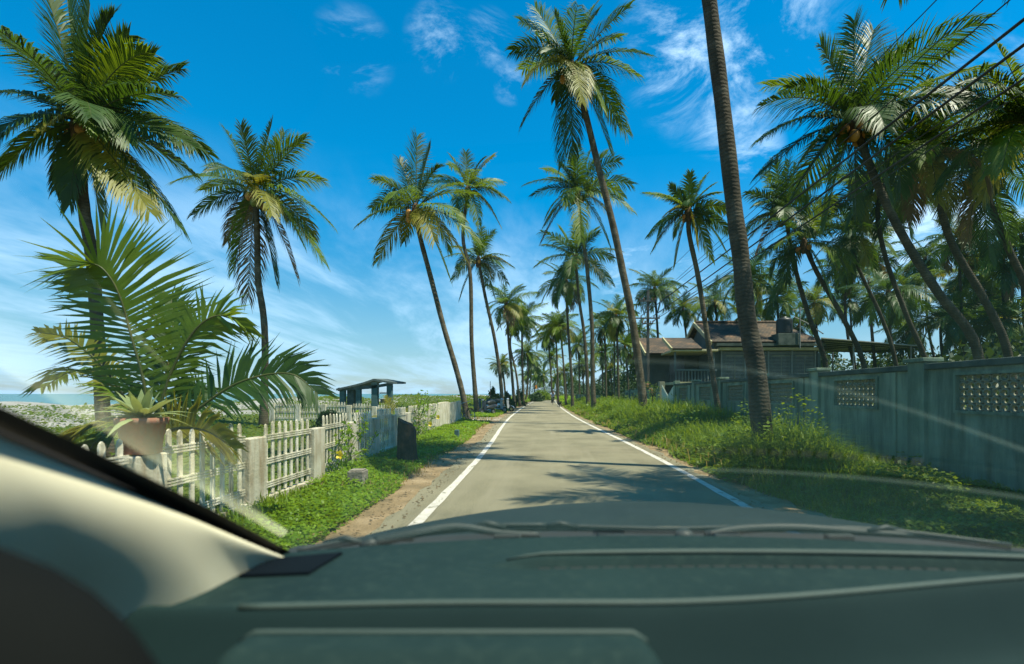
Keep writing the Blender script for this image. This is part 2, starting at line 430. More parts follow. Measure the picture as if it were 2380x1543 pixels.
def frond_curve(p0, end, sag):
    ch = end-p0; L = np.linalg.norm(ch)
    return bez(p0, p0+ch*.48+Z3*L*sag, end)

def gen_fronds(c, R, nf, r, lo=-38, hi=82, lean=(0, 0)):
    """a crown: young fronds stand, old ones hang; returns (curve, age)"""
    out = []
    for i in range(nf):
        age = (i+.5)/nf; az = i*2.39996+r.normal(0, .25)
        el = rad(hi-(hi-lo)*age**.9+r.normal(0, 6)); bend = rad(38+42*age+r.normal(0, 8))
        L = R*r.uniform(.95, 1.18)*(.82 if age < .12 else 1)*(1.0 if age < .8 else .92)
        d0 = np.array([math.cos(az)*math.cos(el), math.sin(az)*math.cos(el), math.sin(el)])
        e1 = el-bend; d1 = np.array([math.cos(az)*math.cos(e1), math.sin(az)*math.cos(e1), math.sin(e1)])
        p1 = c+d0*L*.52; p2 = p1+d1*L*.56+np.array([lean[0], lean[1], 0])*L
        out.append((bez(c, p1, p2), age))
    return out

def pick(age, r):
    u = r.random()
    if age > .86: return 3 if u < .14 else (2 if u < .34 else (1 if u < .7 else 0))
    if age > .55: return 0 if u < .52 else (1 if u < .93 else 2)
    return 0 if u < .45 else (1 if u < .95 else 2)

FRMATS = [[m, M['rachis']] for m in LM]
def palm_parts(root, off, c, R, fronds, n, r, parts, width, coco, cr=None):
    """fronds: list of (curve, age, slot)"""
    VV = []; QQ = []; TT = []; MQ = []; MT = []; o = 0
    for curve, age, slot in fronds:
        L = np.linalg.norm(np.diff(curve, axis=0), axis=1).sum()
        droop = .35+.85*age**.8
        V, q, t, mi = frond_arrays(curve, L*.25+.10*R, n, r.normal(0, .5), droop, width, r, rach=max(.012, .009*R))
        V = V-off; nq = len(q)
        if parts:
            me = npmesh('frond', V, [q, t], FRMATS[slot], mi); link('frond', me, root)
        else:
            VV.append(V); QQ.append(q+o); TT.append(t+o); o += len(V)
            MQ.append(np.where(mi[:nq] == 0, slot, 4)); MT.append(np.full(len(t), slot))
    if not parts:
        me = npmesh('crown', np.concatenate(VV), [np.concatenate(QQ), np.concatenate(TT)], LM+[M['rachis']], np.concatenate(MQ+MT)); link('crown', me, root)
    for k in range(coco):
        a = 2*math.pi*k/max(1, coco)+r.uniform(0, .8); mb = MB(); cr = cr or R*.05
        p = c-off+np.array([math.cos(a)*cr*2.2, math.sin(a)*cr*2.2, -cr*(1.2+r.uniform(0, 2.6))])
        mb.ball(p, (cr, cr, cr*1.2)); mb.build('coconut', M['coco_o'] if r.random() < .6 else M['coco_g'], root, True, loc=(0, 0, 0))

def trunk_mesh(root, off, pts, r0, r1, n=10, bulge=1.45, m='trunk'):
    c = catmull(pts, 7); k = len(c); s = np.linspace(0, 1, k)
    rr = r0+(r1-r0)*s; rr = rr*(1+(bulge-1)*np.exp(-s*14))*(1+.03*np.sin(s*60))
    mb = MB(); mb.tube(list(c-off), list(rr), n); mb.build('trunk', M[m], root, True, loc=(0, 0, 0))
    hd = MB(); top = c[-1]-off; hd.ball(top-np.array([0, 0, r1*1.2]), (r1*1.9, r1*1.9, r1*4.2), 8, 6); hd.build('crown_fibre', M['fibre'], root, True, loc=(0, 0, 0))

GP = {'L': 'coconut palms on the sea side of the road', 'R': 'coconut palms along the verge by the wall', 'W': 'coconut palms behind the boundary wall', 'F': 'coconut palms in the grove down the road'}
def palm(label, Y, tr, rpx, seed, ends=None, gen=26, n=44, rt=(.17, .12), coco=0, parts=True, grp='R', dY=0, lo=-38, hi=82, width=None, base_z=None, lean=(0, 0)):
    r = np.random.default_rng(seed)
    pts = [P(px, py, Y+dY*i/max(1, len(tr)-1)) for i, (px, py) in enumerate(tr)]
    pts[0][2] = (gz(pts[0][0], Y) if base_z is None else base_z)-.08
    off = pts[0].copy(); c = pts[-1]; R = rpx/F*c[1]
    root = thing('palm_tree', label, 'palm tree', tuple(off), 0, GP[grp]); local(root)
    q_ = math.cos(math.atan2(abs(c[0]), c[1]))*(.82 if grp == 'W' else .92); trunk_mesh(root, off, pts, rt[0]*q_, rt[1]*q_, m='trunk_shade' if grp == 'W' or 'thick bare' in label else 'trunk')
    fr = []
    for e in (ends or []):
        ex, ey = e[0], e[1]; sag = e[2] if len(e) > 2 and e[2] is not None else .20
        L = math.hypot(ex-tr[-1][0], ey-tr[-1][1])/F*c[1]
        dy = e[3]*R if len(e) > 3 and e[3] is not None else r.uniform(-.45, .45)*L
        end = P(ex, ey, c[1]); end[1] += dy; end[0] += dy*(ex-VX)/F; end[2] += dy*(HY-ey)/F
        age = min(1, max(0, .5-.5*math.sin(math.atan2(tr[-1][1]-ey, abs(ex-tr[-1][0])+1))))
        fr.append((frond_curve(c, end, sag), age, e[4] if len(e) > 4 else pick(age, r)))
    for cu, age in gen_fronds(c, R*1.03, gen if not ends else max(2, gen*2//3), r, lo if not ends else -12, hi, lean): fr.append((cu, age, pick(age, r)))
    if grp == 'W': fr = [(a, b, 0 if s == 1 and r.random() < .45 else s) for a, b, s in fr]
    palm_parts(root, off, c, R, fr, int(n*1.3), r, parts, width or max(.034, .0155*R*(44/n)), coco)
    return root
# ------------------------------------------------------------------ the palms of the photograph (trunk path, crown and chief fronds in photo pixels at a chosen distance)
palm('big coconut palm with a broad dark crown rising behind the young palm', 10, [(247, 1010), (232, 850), (215, 610), (197, 500), (188, 400), (189, 285)], 228, 11,
     [(110, -10, .1, -.1), (150, -50, .05, .2), (209, 10, .12, .1, 0), (262, 38, .35, -.1, 0), (338, 122, .3, -.15), (356, 132, .18, .3), (404, 220, .2, -.3, 0), (449, 340, .24, -.05, 0), (452, 408, .2, .25, 0),
      (412, 522, .16, -.1, 0), (347, 490, .08, -.35, 2), (162, 475, .22, -.1, 0), (128, 440, .25, .3, 0), (-40, 66, .2, .2, 0), (-25, 215, .25, -.1, 0), (-5, 408, .3, -.2, 1), (100, 300, .4, -.45, 2), (230, 310, .4, -.4, 1),
      (300, 330, .35, -.35, 0), (60, 120, .2, .4, 0), (420, 160, .1, .5), (236, 540, .2, .2, 1)], 12, 62, (.17, .135), 4, grp='L')
palm('tall coconut palm with a kinked pale trunk beyond the white picket fence', 18, [(612, 1000), (615, 880), (616, 800), (612, 730), (600, 650), (598, 560), (594, 450)], 168, 12,
     [(526, 306, .12, .2, 0), (560, 292, .1, -.3, 0), (631, 290, .1, .1, 0), (708, 322, .12, -.1, 0), (660, 310, .1, .3, 0), (412, 420, .28, 0, 1), (452, 498, .3, -.2, 0), (752, 420, .28, .1, 1), (766, 518, .3, -.2, 1), (543, 628, .3, 0, 1), (576, 690, .2, .1, 3),
      (640, 650, .2, .1, 0), (688, 640, .25, -.1, 3), (749, 606, .3, .2, 1), (632, 500, .3, -.7, 2), (585, 410, .3, -.6, 2), (530, 560, .3, .3, 3), (700, 560, .3, -.4, 0)], 7, 54, (.15, .12), 5, grp='L')
palm('leaning coconut palm with orange nuts arching over the roadside fence end', 26.5, [(1087, 972), (1075, 915), (1058, 850), (1030, 755), (1000, 640), (975, 545), (966, 486)], 150, 13,
     [(969, 318, .05, .1, 0), (1023, 388, .35, -.1, 0), (928, 372, .1, .1, 0), (871, 418, .3, 0, 1), (834, 522, .28, 0, 1), (878, 606, .25, .1, 2), (1042, 640, .2, -.2, 1), (1114, 566, .3, 0, 1), (1090, 430, .3, -.1, 1), (1000, 345, .12, .2, 0),
      (1075, 510, .3, -.5, 1), (1010, 560, .3, -.6, 2), (940, 560, .3, .5, 0), (1080, 600, .3, .2, 2), (900, 470, .2, .5, 0)], 6, 52, (.165, .13), 7, grp='L')
palm('bushy coconut palm standing close behind the leaning orange-nut palm', 34, [(1109, 962), (1102, 880), (1096, 790), (1093, 640), (1076, 550), (1088, 440)], 100, 14,
     [(1083, 354, .1, .1, 0), (1126, 368, .3, 0, 0), (1168, 424, .25, .1, 1), (1164, 456, .3, -.2, 1), (1161, 522, .3, 0, 2), (1114, 522, .3, -.3, 1), (1046, 362, .15, 0, 0), (1009, 412, .25, 0, 1), (1150, 500, .3, .3, 0)], 13, 44, (.17, .12), 4, grp='L')
palm('shorter coconut palm with a drooping crown under the bushy tall one', 38, [(1168, 957), (1164, 890), (1150, 790), (1128, 690), (1112, 604)], 78, 15,
     [(1053, 574, .25), (1178, 594, .25), (1191, 620, .25), (1178, 658, .3), (1148, 688, .25), (1053, 648, .3), (1070, 692, .25), (1120, 530, .1), (1095, 540, .1)], 14, 40, (.16, .12), 4, grp='L')
palm('slim coconut palm behind the parked scooters on the grassy verge', 50, [(1196, 944), (1189, 860), (1182, 790), (1178, 708)], 62, 16, None, 24, 34, (.16, .12), 3, grp='L', lean=(.12, 0))
palm('coconut palm whose crown overlaps the slim one behind the scooters', 58, [(1217, 937), (1214, 850), (1213, 745)], 52, 17, None, 24, 32, (.16, .12), 0, False, grp='L', lean=(.15, 0))
palm('slanting thin coconut palm crossing the trunks past the scooters', 54, [(1209, 938), (1200, 870), (1186, 800), (1196, 742)], 46, 18, None, 20, 32, (.13, .1), 0, False, grp='L')
palm('low stocky coconut palm against the pale sky past the leaning trunk', 64, [(1176, 935), (1172, 890), (1166, 848)], 34, 19, None, 22, 30, (.15, .12), 0, False, grp='L')
palm('dark crowned coconut palm beside the road where it starts to bend', 74, [(1221, 935), (1227, 880), (1226, 822)], 40, 20, None, 24, 30, (.15, .12), 0, False, grp='L')
palm('tallest coconut palm leaning across the sky over the road', 22, [(1498, 985), (1492, 910), (1470, 745), (1446, 625), (1424, 520), (1390, 385), (1360, 262), (1327, 158)], 172, 21,
     [(1191, 116, .32, .1, 0), (1212, 50, .15, .2, 0), (1244, 18, .06, .1, 1), (1289, 32, .1, -.3, 0), (1380, 18, .2, .2, 1), (1462, 16, .12, -.1, 0), (1504, 128, .24, 0, 0), (1484, 178, .28, -.2, 1), (1215, 288, .28, 0, 0), (1310, 374, .2, -.1, 0), (1330, 360, .15, .15, 0),
      (1352, 236, .4, -.7, 2), (1420, 356, .22, 0, 0), (1456, 306, .28, .1, 1), (1440, 86, .2, .2, 1), (1270, 120, .4, -.5, 0), (1400, 250, .4, -.4, 1), (1290, 230, .3, .4, 0)], 8, 56, (.19, .135), 5)
palm('coconut palm whose round crown sits behind the tallest trunk', 34, [(1381, 958), (1377, 860), (1376, 760), (1364, 620), (1350, 520), (1343, 447)], 112, 22,
     [(1235, 455, .28), (1276, 413, .22), (1268, 522, .28), (1378, 340, .12), (1330, 362, .1), (1438, 374, .3), (1468, 428, .26), (1468, 490, .28), (1262, 556, .25), (1416, 570, .25), (1350, 560, .25, -.5), (1300, 380, .15)], 14, 46, (.17, .12), 5)
palm('coconut palm with spreading fronds just below the round crown', 40, [(1367, 952), (1364, 860), (1357, 770), (1345, 690), (1338, 600)], 94, 23,
     [(1246, 618, .3), (1262, 570, .2), (1278, 680, .3), (1340, 512, .1), (1300, 530, .12), (1425, 600, .28), (1420, 660, .28), (1392, 540, .15), (1300, 690, .25, -.2)], 15, 44, (.16, .115), 4)
palm('heavy headed coconut palm nearest the road edge on the wall side', 46, [(1331, 946), (1328, 870), (1320, 760), (1316, 655)], 70, 24, None, 26, 40, (.15, .12), 3)
palm('thin straight coconut palm by the bend with a yellowing skirt', 54, [(1316, 942), (1310, 850), (1302, 760)], 48, 25, None, 24, 34, (.13, .1), 0, False)
palm('slender coconut palm over the wall between the tallest palm and the thick trunk', 17.2, [(1681, 1000), (1664, 920), (1655, 860), (1640, 755), (1622, 640), (1602, 545), (1600, 492)], 98, 26,
     [(1558, 432, .1), (1524, 452, .2), (1508, 548, .28), (1520, 578, .3), (1570, 612, .25), (1652, 602, .28), (1684, 580, .28), (1695, 540, .26), (1697, 486, .24), (1660, 428, .18), (1605, 402, .06), (1640, 410, .12), (1545, 500, .3, -.4), (1620, 570, .3, -.6)], 8, 46, (.105, .085), 4)
palm('thick bare palm trunk rising out of view in front of the wall', 9, [(1792, 1150), (1770, 985), (1757, 850), (1736, 740), (1722, 600), (1706, 480), (1680, 250), (1656, 60), (1634, -120), (1600, -420), (1560, -800)], 400, 27, None, 26, 40, (.19, .125), 0, False)
# behind the wall
palm('tall dense coconut palm with long fronds reaching toward the wires', 14, [(2285, 860), (2270, 810), (2180, 680), (2105, 560), (2040, 430), (1985, 285)], 235, 31,
     [(1830, 204, .38, 0, 0), (1772, 322, .28, -.1, 0), (1768, 404, .24, .1, 0), (1862, 375, .2, -.3, 0), (1908, 106, .15, .1, 1), (1985, 48, .08, 0, 0), (2030, 70, .1, .3, 0), (2092, 128, .3, -.1, 1), (2212, 116, .16, .2, 0), (2306, 154, .14, -.1, 1), (2204, 222, .2, -.4, 1),
      (1850, 440, .2, .2, 0), (1918, 522, .2, -.1, 0), (2066, 458, .25, -.2, 0), (1990, 500, .2, .3, 1), (2120, 310, .3, -.25, 0), (1925, 340, .3, -.3, 0)], 14, 58, (.18, .145), 7, grp='W')
palm('coconut palm with a yellow hanging frond and ripe orange nuts under the wires', 15, [(2365, 870), (2342, 820), (2290, 700), (2212, 565), (2180, 450), (2160, 358)], 200, 32,
     [(2181, 470, .15, -.4, 2), (2330, 300, .2), (2080, 250, .15), (2240, 200, .12), (2020, 400, .25), (2320, 430, .28), (2150, 190, .1), (2290, 250, .15), (2060, 500, .25)], 18, 54, (.17, .14), 7, grp='W')
palm('coconut palm with a dark hanging skirt beside the tree with ripe nuts', 16, [(2440, 880), (2400, 720), (2345, 580), (2300, 470), (2275, 395)], 190, 33,
     [(2300, 600, .12, 0, 0), (2250, 560, .15, .1, 3), (2350, 560, .15, -.1, 0), (2150, 330, .2), (2230, 240, .15), (2360, 250, .15)], 20, 52, (.17, .14), 5, grp='W')
palm('coconut palm half out of frame whose fronds cross the sky under the wires', 13, [(2620, 900), (2540, 640), (2460, 420), (2400, 290)], 225, 34,
     [(2240, 250, .25, 0, 0), (2290, 170, .2, -.1, 1), (2225, 330, .3, .1, 0), (2320, 110, .15), (2300, 400, .3)], 20, 52, (.17, .14), 0, True, 'W')
palm('coconut palm with yellow nuts directly above the slatted house', 21, [(1925, 880), (1918, 845), (1880, 735), (1845, 610), (1826, 500)], 118, 35,
     [(1735, 450, .28), (1742, 520, .3), (1800, 375, .1), (1775, 400, .12), (1850, 380, .1), (1905, 430, .2), (1920, 500, .28), (1760, 590, .28), (1890, 610, .3)], 17, 46, (.14, .11), 5, grp='W')
palm('leaning coconut palm above the black water tank', 20, [(2014, 872), (2008, 850), (1960, 740), (1900, 635), (1868, 565)], 115, 36,
     [(1770, 600, .3), (1985, 610, .3), (1800, 500, .2), (1950, 500, .2), (1880, 455, .1), (1930, 690, .3), (1800, 690, .28)], 18, 44, (.14, .11), 4, grp='W')
palm('thin leaning coconut palm before the tin canopy', 24, [(2092, 880), (2083, 848), (2050, 740), (1992, 615), (1978, 545)], 100, 37, None, 26, 42, (.13, .11), 4, grp='W', lean=(.05, 0))
palm('leaning coconut palm past the outer end of the tin canopy', 19.5, [(2165, 880), (2152, 845), (2110, 740), (2060, 605), (2040, 500), (2050, 440)], 122, 38, None, 28, 46, (.14, .115), 5, grp='W')
for i, (lab, x, y, r_, yy) in enumerate([
    ('low full coconut palm between the two leaning trunks past the canopy', 2065, 680, 92, 27), ('rounded coconut palm over the tiled roof beside the thick trunk', 1662, 702, 62, 44),
    ('coconut palm directly behind the utility pole with a double trunk', 1522, 672, 64, 44), ('coconut palm standing between utility pole and tiled roof', 1588, 720, 48, 50),
    ('coconut palm crown filling the gap over the water tank', 1805, 690, 72, 38), ('coconut palm crown behind the slatted house roof end', 1892, 705, 64, 42),
    ('spiky coconut palm low in the thicket past the canopy', 2185, 745, 84, 30), ('pale coconut palm in the sky gap under the wires', 2262, 640, 78, 34),
    ('coconut palm with a yellow young frond beside the frame edge', 2330, 610, 88, 29), ('dark low coconut palm at the frame edge above the wall', 2345, 745, 84, 28),
    ('coconut palm crown seen between the leaning trunks over the canopy', 2150, 600, 74, 38), ('coconut palm low behind the end of the tin canopy', 1975, 700, 62, 44),
    ('coconut palm crown hidden behind the thick bare trunk', 1742, 650, 86, 33), ('second low coconut palm just behind the thick bare trunk', 1745, 730, 60, 48),
    ('slim coconut palm high between the canopy trunks and the yellow nut palm', 1962, 625, 70, 34), ('slim coconut palm just under the tall dense crown by the wires', 2018, 600, 75, 32),
    ('coconut palm low between the two trunks past the canopy tip', 2108, 668, 70, 36), ('coconut palm filling the gap beside the tree with the yellow hanging frond', 2228, 560, 84, 30),
    ('short leafy coconut palm low between the two edge trunks', 2312, 690, 80, 33), ('coconut palm cut by the frame edge at mid height', 2372, 550, 92, 28),
    ('small coconut palm right behind the water tank pipe', 1856, 758, 54, 50), ('dim coconut palm low behind the curved leaning trunk', 2236, 700, 70, 40),
    ('dusky coconut palm overlapping the dark one at the frame edge', 2275, 760, 80, 32), ('short coconut palm right above the far canopy tip', 2110, 770, 70, 34)]):
    xb = x+(-1)**i*12+40*(x > 1900); palm(lab, yy, [(xb, 930), (x+8, (y+930)/2), (x, y)], r_, 60+i, None, 24, 34, (.15, .11), 0, r_ > 80, 'W')
for i, (lab, x, y, r_, dx) in enumerate([
    ('sunlit coconut palm with a pale hanging frond left of the twin road trunks', 1290, 758, 46, 8), ('coconut palm leaning at the bend just over the cyclist', 1272, 782, 40, 12),
    ('small coconut palm crown low over the cyclist', 1281, 832, 32, 16), ('coconut palm with yellow skirt in the grove beside the twin trunks', 1405, 762, 52, 4),
    ('ragged coconut palm in front of the second utility pole', 1432, 735, 58, 6), ('coconut palm low in the grove before the white gate', 1452, 806, 50, 10),
    ('coconut palm close to the tall palm base in the grove', 1472, 838, 46, 10), ('coconut palm between the twin trunks and the pole, mid height', 1398, 820, 42, 4),
    ('dim coconut palm crown deep between the road trunks', 1345, 800, 40, 2), ('coconut palm crown low behind the twin road trunks', 1352, 850, 36, 6),
    ('coconut palm with drooping fronds left of the second pole', 1418, 862, 40, 6), ('tiny coconut palm crown at the very end of the road', 1262, 872, 22, 4),
    ('pale tiny coconut palm leaning in from the sea side at the road end', 1247, 862, 26, -6), ('second pale palm leaning at the sea side road end', 1238, 846, 30, -8),
    ('distant coconut palm behind the orange cloth', 1253, 886, 18, -4), ('coconut palm crown over the far roadside wall', 1312, 866, 34, 6),
    ('low distant palm right of the road end', 1290, 884, 24, 5), ('coconut palm filling the gap above the far wall', 1330, 884, 26, 3),
    ('leaning coconut palm past the sea side bushes', 1230, 872, 24, -5), ('coconut palm behind the wall left of the white gate', 1486, 772, 48, 8)]):
    yy = 1190*2.6/r_; palm(lab, yy, [(x+dx, HY+1606/yy), (x+dx*.6, (y+HY)/2), (x, y)], r_, 90+i, None, 22, 26, (.15, .11), 0, False, 'F')
# shades the road and verge from beyond the frame
palm('coconut palm standing outside the view whose shade falls on the road', 5.6, [(3100, 1200), (2900, 500), (2560, -260), (2450, -640)], 480, 41, None, 22, 40, (.16, .13), 0, False, 'W')
palm('second coconut palm outside the view behind the wall', 4.6, [(3600, 1100), (3300, 300), (3000, -300), (2900, -760)], 600, 42, None, 22, 40, (.16, .13), 0, False, 'W')

# ------------------------------------------------------------------ young palm hanging over the fence
def young_palm():
    Y = 5.3; r = np.random.default_rng(5); base = P(345, 1005, Y); base[2] = 0
    root = thing('young_palm', 'young coconut palm with huge fronds leaning over the picket fence by the potted agave', 'palm', tuple(base)); local(root)
    mb = MB(); mb.tube([base-base, P(344, 1010, Y)-base], [.16, .12], 10); mb.build('trunk', M['fibre'], root, True, loc=(0, 0, 0))
    X = (1, 0, 0); Zv = (0, .35, 1)
    for pts, n, ll, roll, droop, side, slot, sp, dy in (
        ([(345, 1000), (334, 890), (306, 785), (284, 705), (258, 648), (220, 614), (160, 622)], 70, .90, .1, .16, X, 1, (.20, .85), -.25),
        ([(360, 1000), (390, 885), (436, 790), (482, 742), (530, 735), (580, 772)], 50, .46, .5, .55, X, 1, (.5, 1.1), .15),
        ([(372, 1005), (440, 965), (520, 908), (575, 882), (640, 868), (690, 874), (738, 915)], 52, .56, .0, .5, Zv, 0, (.5, .9), .25),
        ([(365, 1010), (420, 994), (480, 1002), (540, 1040)], 40, .50, .9, .5, (0, .5, 1), 2, (.4, .9), -.35),
        ([(335, 1000), (250, 865), (160, 788), (88, 772)], 46, .34, .3, .5, Zv, 2, (.5, 1.1), .3),
        ([(352, 1000), (388, 860), (402, 770), (398, 690)], 44, .52, .2, .3, X, 0, (.5, 1.0), .45),
        ([(340, 1000), (265, 900), (180, 860), (100, 900)], 44, .5, .2, .7, (0, 1, .3), 1, (.5, 1.0), .5),
        ([(335, 1005), (260, 980), (190, 1000), (140, 1045)], 40, .42, .3, .7, (0, 1, .5), 2, (.5, 1.0), -.1),
        ([(345, 1005), (300, 985), (230, 1020), (190, 1075)], 36, .4, .4, .8, (0, 1, .3), 1, (.5, 1.0), -.3),
        ([(362, 1000), (425, 930), (460, 900), (500, 905)], 36, .36, .3, .7, (1, 1, 0), 0, (.5, 1.0), .6)):
        k = len(pts)
        c = catmull([P(px, py, Y+dy*i/(k-1)) for i, (px, py) in enumerate(pts)], 6)
        V, q, t, mi = frond_arrays(c, ll, n, roll, droop, .035, r, side=side, spread=sp, rach=.020)
        link('frond', npmesh('frond', V-base, [q, t], FRMATS[slot], mi), root)
young_palm()
def small_palm(label, Y, px, py, L, seed, slots, n=10):
    r = np.random.default_rng(seed); base = P(px, py, Y); base[2] = gz(base[0], Y)
    root = thing('small_palm', label, 'palm', tuple(base)); local(root)
    mb = MB(); mb.tube([(0, 0, -.05), (0, 0, .3)], [.1, .07], 8); mb.build('trunk', M['fibre'], root, True, loc=(0, 0, 0))
    for cu, age in gen_fronds(np.array([0, 0, .25]), L, n, r, 0, 80):
        V, q, t, mi = frond_arrays(cu, L*.3, 26, r.normal(0, .3), .3+.5*age, .03, r, rach=.014)
        link('frond', npmesh('frond', V, [q, t], FRMATS[slots[r.integers(len(slots))]], mi), root)
small_palm('small yellow-green palm sprouting beside the beach shelter', 19.5, 918, 975, 1.25, 3, [2, 1, 2])
small_palm('low young palm half hidden behind the middle of the picket fence', 15.5, 925, 1000, .8, 4, [2, 1])

# ------------------------------------------------------------------ shrubs and far thicket
def leaf_cloud(centres, radii, n, size, r, flat=0):
    """n leaf quads spread through ellipsoid clumps"""
    c = np.array(centres, float); R = np.array(radii, float); k = r.integers(len(c), size=n)
    d = nrm(r.normal(size=(n, 3))); rr = r.uniform(.45, 1.05, n)[:, None]
    p = c[k]+d*R[k]*rr
    a = nrm(r.normal(size=(n, 3))+np.array([0, 0, -flat])); b = nrm(np.cross(a, r.normal(size=(n, 3))))
    s = (size*r.uniform(.6, 1.4, n))[:, None]
    V = np.stack([p, p+a*s*.5+b*s*.28, p+a*s, p+a*s*.5-b*s*.28], 1).reshape(-1, 3); i = np.arange(n)*4
    return V, np.stack([i, i+1, i+2, i+3], 1)
def shrub(name, label, cat, px, py, Y, rx, rz_, n, size, m, seed, group=None, cone=False, trunk=.0):
    r = np.random.default_rng(seed); b = P(px, py, Y); b[2] = gz(b[0], Y)
    root = thing(name, label, cat, tuple(b), 0, group); local(root)
    cs = []; rs = []
    for i in range(14):
        h = r.uniform(0, 1); w_ = rx*(1-h*.85 if cone else math.sqrt(max(.05, 1-h*h))); a = r.uniform(0, 6.28)
        cs.append((w_*.6*math.cos(a), w_*.6*math.sin(a), trunk+rz_*(.12+.8*h))); q = max(.15*rx, w_*.5); rs.append((q, q, rz_*.14+q*.3))
    V, Q = leaf_cloud(cs, rs, n, size, r, .3)
    link('foliage', npmesh('foliage', V, [Q], [m]), root)
    mb = MB(); mb.tube([(0, 0, -.1), (0, 0, trunk+rz_*.6)], [.04+rx*.04, .02], 6); mb.build('trunk' if cone else 'stem', M['trunk'], root, loc=(0, 0, 0))
G = 'feathery casuarinas on the dune behind the scooters'
shrub('casuarina_tree', 'pointed feathery casuarina beside the thin pole behind the scooters', 'tree', 1147, 930, 44, .95, 1.9, 2600, .16, M['shrub'], 1, G, True)
shrub('casuarina_tree', 'dark rounded casuarina between the scooter trunks', 'tree', 1178, 930, 48, 1.0, 1.5, 2200, .16, M['shrub'], 2, G, True)
shrub('casuarina_tree', 'feathery casuarina past the slanting thin palm', 'tree', 1207, 930, 56, .95, 1.9, 2000, .16, M['shrub'], 3, G, True)
shrub('shrub', 'round dark shrub behind the white picket fence', 'shrub', 765, 992, 14.6, .62, .80, 3000, .07, M['shrub'], 4)
shrub('shrub', 'leafy shrub below the beach shelter behind the fence', 'shrub', 875, 985, 16, .5, .6, 1800, .08, M['grass2'], 5)
shrub('shrub', 'dark hedge bush before the white gate end of the wall', 'shrub', 1480, 955, 33, 1.0, 1.1, 2500, .12, M['shrub'], 6)
shrub('shrub', 'pale twiggy shrub by the trunks of the grove', 'shrub', 1432, 950, 38, 1.1, 1.0, 2500, .12, M['grass2'], 7)
shrub('shrub', 'bright bush on the bank at the road end', 'shrub', 1262, 924, 105, 3.0, 2.0, 1500, .4, M['grass2'], 8)
shrub('shrub', 'dark bush at the foot of the sea side palms near the road end', 'shrub', 1246, 926, 88, 1.8, 1.4, 1500, .3, M['shrub'], 9)
r = np.random.default_rng(21)
cs = []; rs = []
for i in range(150):
    x = r.uniform(11, 75); y = r.uniform(52, 95)+x*.1; h = r.uniform(.5, 5.2); cs.append((x, y, h)); rs.append((2.4, 2.4, 1.9))
for i in range(170):
    x = r.uniform(14, 46); y = r.uniform(22, 52)
    if x < .78*y and y < 43: continue
    cs.append((x, y, r.uniform(.3, 1)*(1.2+.085*y))); rs.append((1.5, 1.5, 1.2))
for i in range(90):
    y = r.uniform(60, 210); x = C(y)+r.uniform(6, 22)+(y > 150)*r.uniform(-6, 8); cs.append((x, y, r.uniform(.3, 4.0))); rs.append((2, 2, 1.5))
for i in range(60):
    y = r.uniform(215, 300); x = r.uniform(-14, 45); cs.append((x, y, r.uniform(.5, 7.5))); rs.append((5, 5, 3))
V, Q = leaf_cloud(cs, rs, 90000, .40, r, .2)
tag(link('thicket', npmesh('thicket', V, [Q], [M['wood_far']])), kind='stuff')
# ------------------------------------------------------------------ grass and ground cover
def Cv(y): return np.interp(y, _cy, _cx)
gzv = np.vectorize(gz)
def blades(x, y, z, h, w, r, lean=.5, mats=1):
    n = len(x); a = r.uniform(0, 6.283, n); d = np.stack([np.cos(a), np.sin(a), np.zeros(n)], 1); s = np.stack([-np.sin(a), np.cos(a), np.zeros(n)], 1)
    b = np.stack([x, y, z], 1); h = h[:, None]; w = w[:, None]; l_ = (lean*r.uniform(.1, 1.2, n))[:, None]
    m = b+d*h*l_*.30+Z3*h*.62; t = b+d*h*l_*1.0+Z3*h*(1.0-.42*l_)
    V = np.stack([b-s*w, b+s*w, m+s*w*.8, m-s*w*.8, t], 1).reshape(-1, 3); i = np.arange(n)*5
    return V, np.stack([i, i+1, i+2, i+3], 1), np.stack([i+3, i+2, i+4], 1)
def leaves(x, y, z, h, s, r):
    n = len(x); p = np.stack([x, y, z+h*r.uniform(.15, 1, n)], 1)
    a = r.uniform(0, 6.283, n); d = nrm(np.stack([np.cos(a), np.sin(a), r.normal(.1, .35, n)], 1)); b = nrm(np.stack([-np.sin(a), np.cos(a), r.normal(0, .35, n)], 1))
    s = s[:, None]
    V = np.stack([p, p+d*s*.5+b*s*.36, p+d*s, p+d*s*.5-b*s*.36], 1).reshape(-1, 3); i = np.arange(n)*4
    return V, np.stack([i, i+1, i+2, i+3], 1)
def logy(n, y0, y1, r): return y0*np.exp(r.uniform(0, 1, n)*math.log(y1/y0))
def clump(x, y, sc, r0):
    """smooth pseudo-noise 0..1 to make tufts and bare spots"""
    return .5+.25*np.sin(x*sc*1.9+y*sc*.7+r0)+.25*np.sin(x*sc*.8-y*sc*1.7+2*r0)*np.cos(y*sc*.9+x*sc*.4)
r = np.random.default_rng(31)
